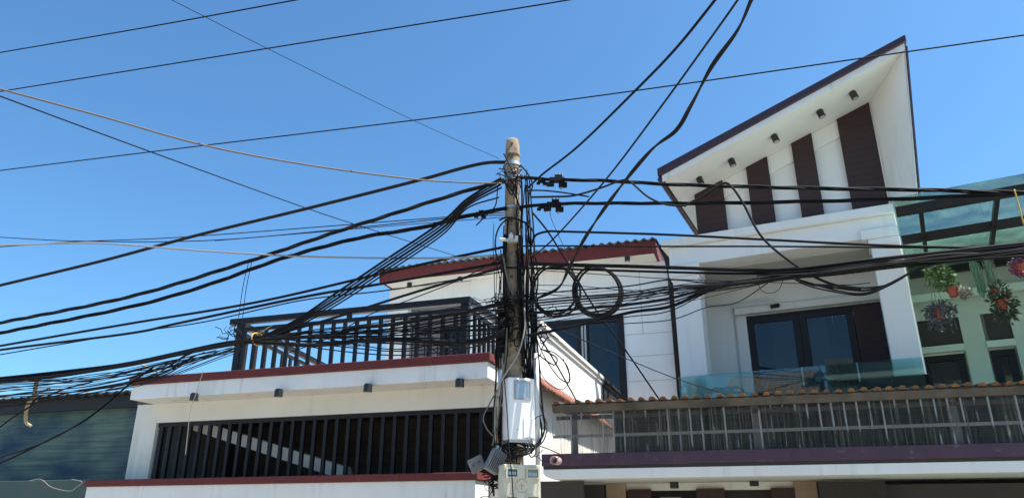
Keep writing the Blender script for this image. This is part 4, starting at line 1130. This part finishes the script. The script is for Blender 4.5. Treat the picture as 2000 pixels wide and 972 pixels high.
MB().tube([cs+Vector((-.19,0,.005)),cs+Vector((-.16,0,.005)),cs+Vector((-.05,0,0)),cs+Vector((-.04,0,0))], .024, 10).tube([cs+Vector((.04,0,0)),cs+Vector((.16,0,-.002)),cs+Vector((.2,0,-.004))], .024, 10).build('sleeve','black_rubber',sp,smooth=True)
MB().box(cs.x-.075,cs.x+.045,cs.y-.03,cs.y+.03,cs.z-.025,cs.z+.02).box(cs.x-.03,cs.x-.012,cs.y-.035,cs.y+.03,cs.z+.02,cs.z+.045).cyl((cs.x+.02,cs.y-.02,cs.z+.02),(cs.x+.02,cs.y-.02,cs.z+.05),.01,8).build('clamp','cast_metal',sp,bevel=.005)

# dead-end clamps
def clamp(px_, py_, label, flip=1, s=1.0):
    c = plane_pt(px_, py_, -.1)
    t = thing('cable_clamp', label, 'cable clamp', WORLD, tuple(c))
    b = MB(); X, Y_, Z = c
    b.box(X-.10*s,X+.10*s,Y_-.035,Y_+.035,Z-.03*s,Z+.035*s).box(X-.14*s,X-.04*s,Y_-.03,Y_+.03,Z-.085*s,Z-.033*s).box(X+.02*s,X+.13*s,Y_-.032,Y_+.032,Z-.10*s,Z-.034*s)
    b.box(X-.03*s,X+.07*s,Y_-.03,Y_+.03,Z+.037*s,Z+.075*s)
    b.build('body','black_rubber',t,bevel=.008)
    for dx in (-.02,.03,.065): MB().cyl((X+dx*s,Y_,Z+.07*s),(X+dx*s,Y_,Z+.10*s),.011,8).build('bolt','cast_metal',t)
    MB().cyl((X+.05*s,Y_,Z-.10*s),(X+.05*s,Y_,Z-.13*s),.012,8).build('bolt','cast_metal',t)
    return t
clamp(1088,352,'bolted black connector on the upper right power cable')
clamp(1082,400,'bolted black connector on the lower right power cable', s=.95)
clamp(1058,354,'small black wedge clamp on the upper right cable nearest the pole', s=.5)
clamp(1060,404,'small black wedge clamp on the lower right cable nearest the pole', s=.55)
clamp(938,418,'small black wedge clamp on the lower left power cable', s=.6)

# cables running down the pole
def down(side, k, group, label, y0, y1, mat_='black_rubber', w=None, x_of=None):
    ph = rnd.uniform(0,6.28); amp = rnd.uniform(1,8); pts = []
    n = max(4, int((y1-y0)/45)); f0 = rnd.random()
    for i in range(n+1):
        t = i/n; y = y0+(y1-y0)*t
        lean = (995-1001)*(y-275)/600
        x = x_of(y) + (f0-.5)*(30 if side > 0 else 20) + amp*math.sin(t*5+ph) + rnd.uniform(-2.5,2.5)
        Y = PY - .13 - .1*rnd.random()*(1 if side > 0 else .7) + .12*rnd.random()
        if side > 0 and y > 690: Y = PY - .05 + .1*rnd.random(); x = min(x, 1049)
        pts.append((x, y, Y))
    cable(pts, w or rnd.choice((1.5,1.8,2.2,2.6,3.2,4.2)), label, group=group, material=mat_, sub=5)
gr_ = 'cables running down the right side of the pole'; gl_ = 'cables running down the left side of the pole'
xr = lambda y: 1026 + (y-450)*.016; xl = lambda y: 978 - max(0,(y-600))*.03
for k in range(34):
    y0 = rnd.choice((340,360,390,410,430,460,480,520)); y1 = rnd.choice((700,740,760,800,880,885))
    down(1, k, gr_, 'black cable running down the right side of the pole', y0+rnd.uniform(-10,10), y1, x_of=xr)
for k in range(15):
    y0 = rnd.choice((430,450,480,500,540,580)); y1 = rnd.choice((700,790,860,890,930,968))
    down(-1, k, gl_, 'black cable running down the left side of the pole', y0+rnd.uniform(-10,10), y1, x_of=xl)
cable([(983,500,8.82),(990,540,8.8),(1001,575,8.8),(1003,592,8.8)], 4, 'short grey beige cable crossing the pole below the white clamp', material='grey_wire')
cable([(1024,600,8.78),(1025,640,8.75),(1012,690,8.72),(990,725,8.7),(976,752,8.75),(968,790,8.8),(966,850,8.85)], 3.6, 'pale beige cable crossing the pole diagonally above the white meter box', material='white_wire')
cable([(990,640,8.75),(988,690,8.75),(982,740,8.75),(975,800,8.75),(962,870,8.75)], 3.4, 'grey cable descending left of the white meter box', material='grey_wire')
cable([(972,760,8.7),(955,790),(944,815),(950,835),(962,850,8.7)], 3, 'grey cable bulging out left of the beige conduit', material='grey_wire')
cable([(1040,560,8.95),(1044,680,8.95),(1050,790,8.95),(1058,840,8.9),(1050,870,8.8),(1020,878,8.75),(985,868,8.72)], 4.5, 'black cable bending under the white meter box from its right side')
cable([(1042,600,8.95),(1052,700,8.95),(1060,800,8.95),(1064,830,8.95),(1058,855,8.9),(1040,870,8.8),(1000,862,8.72)], 4, 'outer black cable looping under the white meter box')
cable([(1040,700,8.95),(1055,790,8.95),(1068,828,8.95),(1060,862,8.9),(1035,875,8.8),(1010,868,8.72)], 3, 'grey cable looping under the white meter box', material='grey_wire')
cable([(1030,865,8.7),(1060,872),(1080,880),(1096,887,11.6)], 2.6, 'grey cable running from the meter box to the purple fascia', material='grey_wire')
cable([(1034,866,8.55),(1031,880),(1038,892),(1046,884),(1045,868,8.55)], 3, 'small grey cable loop between the two meter boxes', material='grey_wire')
cable([(985,740,8.5),(990,800,8.5),(994,870,8.4),(1000,930,8.35),(1003,990,8.35)], 2.4, 'thin black wire hanging before both meter boxes')
cable([(1044,818,8.45),(1052,812),(1062,810,8.6)], 1.8, 'short wire at the hatch of the white meter box', 'wire', 'thin_wire', name='overhead_wire')
for i, (w_, dx) in enumerate(((4,0),(3,8),(3,-5))):
    cable([(1000+dx,862,8.75),(985+dx,878,8.7),(1005+dx,890,8.68),(1030+dx,882,8.7),(1040+dx,866,8.75)], w_, 'black cable curled in the gap between the meter boxes', group='curled cables between the meter boxes')
# loops on the pole sides
cable([(1000,428,8.82),(985,432),(972,450),(967,478),(972,505),(985,515,8.85)], 3.2, 'black cable loop bulging left of the pole head')
cable([(975,430,8.8),(990,424),(1010,428),(1030,438),(1042,455),(1038,480),(1028,500,8.85)], 4, 'black cable draped across the pole below the second strap')
cable([(1005,345,8.8),(1000,332),(984,300,8.85)], 3, 'short black cable tail at the pole head by the top strap')
cable([(1016,322,8.85),(1030,338),(1040,360),(1034,378),(1028,362,8.85)], 3.2, 'black cable loop right of the top strap')
cable([(985,335,8.82),(995,350),(1003,362),(1000,380),(990,365),(984,350,8.8)], 3, 'black cable loop hanging across the pole head')
cable([(985,355,8.82),(1000,372),(1012,395),(1020,420,8.85)], 3.2, 'black cable crossing the pole head diagonally')
cable([(972,365),(968,400),(952,418),(930,440)], 2.6, 'black cable curving from the pole head to the lower left power cable', off=-.15)
cable([(1055,680,8.75),(1075,690),(1088,700),(1082,712),(1062,700),(1050,690,8.75)], 3, 'black loose loop right of the pole above the lean to roof')
cable([(1045,650,8.75),(1060,690),(1090,735),(1112,745),(1108,715),(1085,690),(1060,682,8.75)], 2.4, 'wide thin loop right of the pole before the sunlit parapet')
cable([(1042,640,8.75),(1080,700),(1125,780,11.2)], 3.6, 'black cable slanting from the pole to the left end of the tile eave')
cable([(1050,690,8.75),(1058,730),(1080,755),(1102,758),(1112,735),(1100,700,8.75)], 1.6, 'thin wire loop before the red lean to tiles', 'wire', 'thin_wire', name='wire_loop')

# fuzzy tangle of cut wire ends
def tangle(cx, cy, Y, n, sx, sy, seed, lng=26):
    r_ = random.Random(seed); b = MB(); c = at(cx, cy, Y)
    for i in range(n):
        x, y = cx+r_.gauss(0,sx), cy+r_.gauss(0,sy); a = r_.uniform(0,6.28); pts = []
        yy = Y-abs(r_.gauss(0,.04))
        for k in range(5):
            pts.append(at(x, y, yy)); x += math.cos(a)*lng/4*r_.uniform(.5,1.3); y += math.sin(a)*lng/5*r_.uniform(.5,1.3); a += r_.uniform(-.9,.9); yy += r_.uniform(-.03,.03)
        b.tube(catmull(pts,3), r_.choice((.004,.006,.008)), 4)
    return b, c
for cx, cy, n, sx, sy, lb in ((992,592,90,20,7,'matted tangle of cut black wire ends round the pole at railing height'),
                              (1000,640,60,14,16,'tangle of black tape and wire ends below the matted one'),
                              (1050,660,30,12,22,'loose wire ends sticking out right of the pole'),
                              (1000,880,60,24,9,'tangle of wires between the two meter boxes'),
                              (968,940,50,9,22,'tangle of black wires left of the lower meter box'),
                              (445,648,14,8,6,'small tuft of wire ends at the railing corner'),
                              (995,345,24,10,10,'wire ends around the pole head clamps')):
    b, c = tangle(cx, cy, PY-.17 if cx > 500 else 11.0, n, sx, sy, cx+n)
    tag(b.build('wire_tangle', 'black_rubber', frame=WORLD, origin=tuple(c)), lb, 'wire tangle', kind='stuff')

# conduits
def pipe(pts, w, label, m_):
    P = path(pts); d = P[0].y*CP+(P[0].z-EYE)*SP
    return tag(MB().tube(P, w/2/FPX*d, 12).build('conduit_pipe', m_, frame=WORLD, origin=tuple(P[0]), smooth=True), label, 'pipe')
pipe([(984,690,8.93),(975,790,8.9),(969,880,8.9)], 9, 'beige plastic conduit left of the white meter box', 'pvc_beige')
pipe([(977,722,8.8),(973,772,8.8)], 7, 'short pale sunlit conduit stub left of the meter box top', 'pvc_grey')
pipe([(1047,690,8.95),(1049,800,8.92),(1052,990,8.9)], 9, 'grey plastic conduit running down right of the meter boxes', 'pvc_grey')

# yellow tie, string, stick, strap
def band(cx, cy, Y, rx, rz, label, m_):
    c = at(cx, cy, Y); b = MB(); pts = [c+Vector((rx*.3*math.cos(q), rx*math.cos(q), rz*math.sin(q))) for q in [i*6.2832/20 for i in range(21)]]
    b.tube(pts, .009, 6); b.tube([c+Vector((.02,-.03,rz*.8)), c+Vector((.12,-.06,rz*1.5)), c+Vector((.2,-.05,rz*2.2))], .006, 5); b.tube([c+Vector((.0,-.03,rz*.7)), c+Vector((-.1,-.06,rz*.9))], .006, 5)
    return tag(b.build('cable_tie', m_, frame=WORLD, origin=tuple(c)), label, 'cable tie')
tyY = plane_pt(503,662,-.2).y
band(503,662,tyY,.13,.085,'yellow tie knotted round the cable trunk before the railing','yellow_plastic')
cable([(1981,370),(1988,395),(1996,425),(2004,450)], 2.8, 'yellow strap hanging from the power cables at the right edge', 'strap', 'yellow_plastic', name='strap', off=-.15)
sY = 11.2
st_ = MB(); sp_ = [at(75,730,sY),at(70,752,sY),at(66,772,sY),at(54,790,sY-.02),at(50,815,sY),at(52,826,sY),at(62,831,sY)]
cc = catmull(sp_, 5)
stick = thing('stick', 'dry bent stick hanging from the cables before the teal tarpaulin', 'stick', WORLD, tuple(sp_[0]))
MB().tube(cc, lambda t: .034-.014*t, 8).build('branch','stick_wood',stick,smooth=True)
MB().tube([at(66,772,sY),at(80,766,sY-.05),at(99,756,sY-.05)], .014, 6).tube([at(62,775,sY-.03),at(74,780,sY-.03),at(66,788,sY-.03)], .01, 6).build('twig','stick_wood',stick)
tag(MB().tube([at(279,713,11),at(292,719,11),at(310,727,11)], .02, 8, .012).build('twig','stick_wood',frame=WORLD,origin=tuple(at(279,713,11))), 'short pale twig caught in the cables above the red coping', 'twig')
cable([(398,720,12.2),(390,745),(384,765),(372,800),(366,850),(362,888,12.4)], 1.2, 'pale string hanging from the red coping before the grille', 'string', 'white_wire', name='string')
cable([(56,938,13.9),(80,935),(100,950),(135,958),(150,950),(160,940),(140,935,13.9)], 1.0, 'pale loose string lying on the green beam', 'string', 'white_wire', name='string')
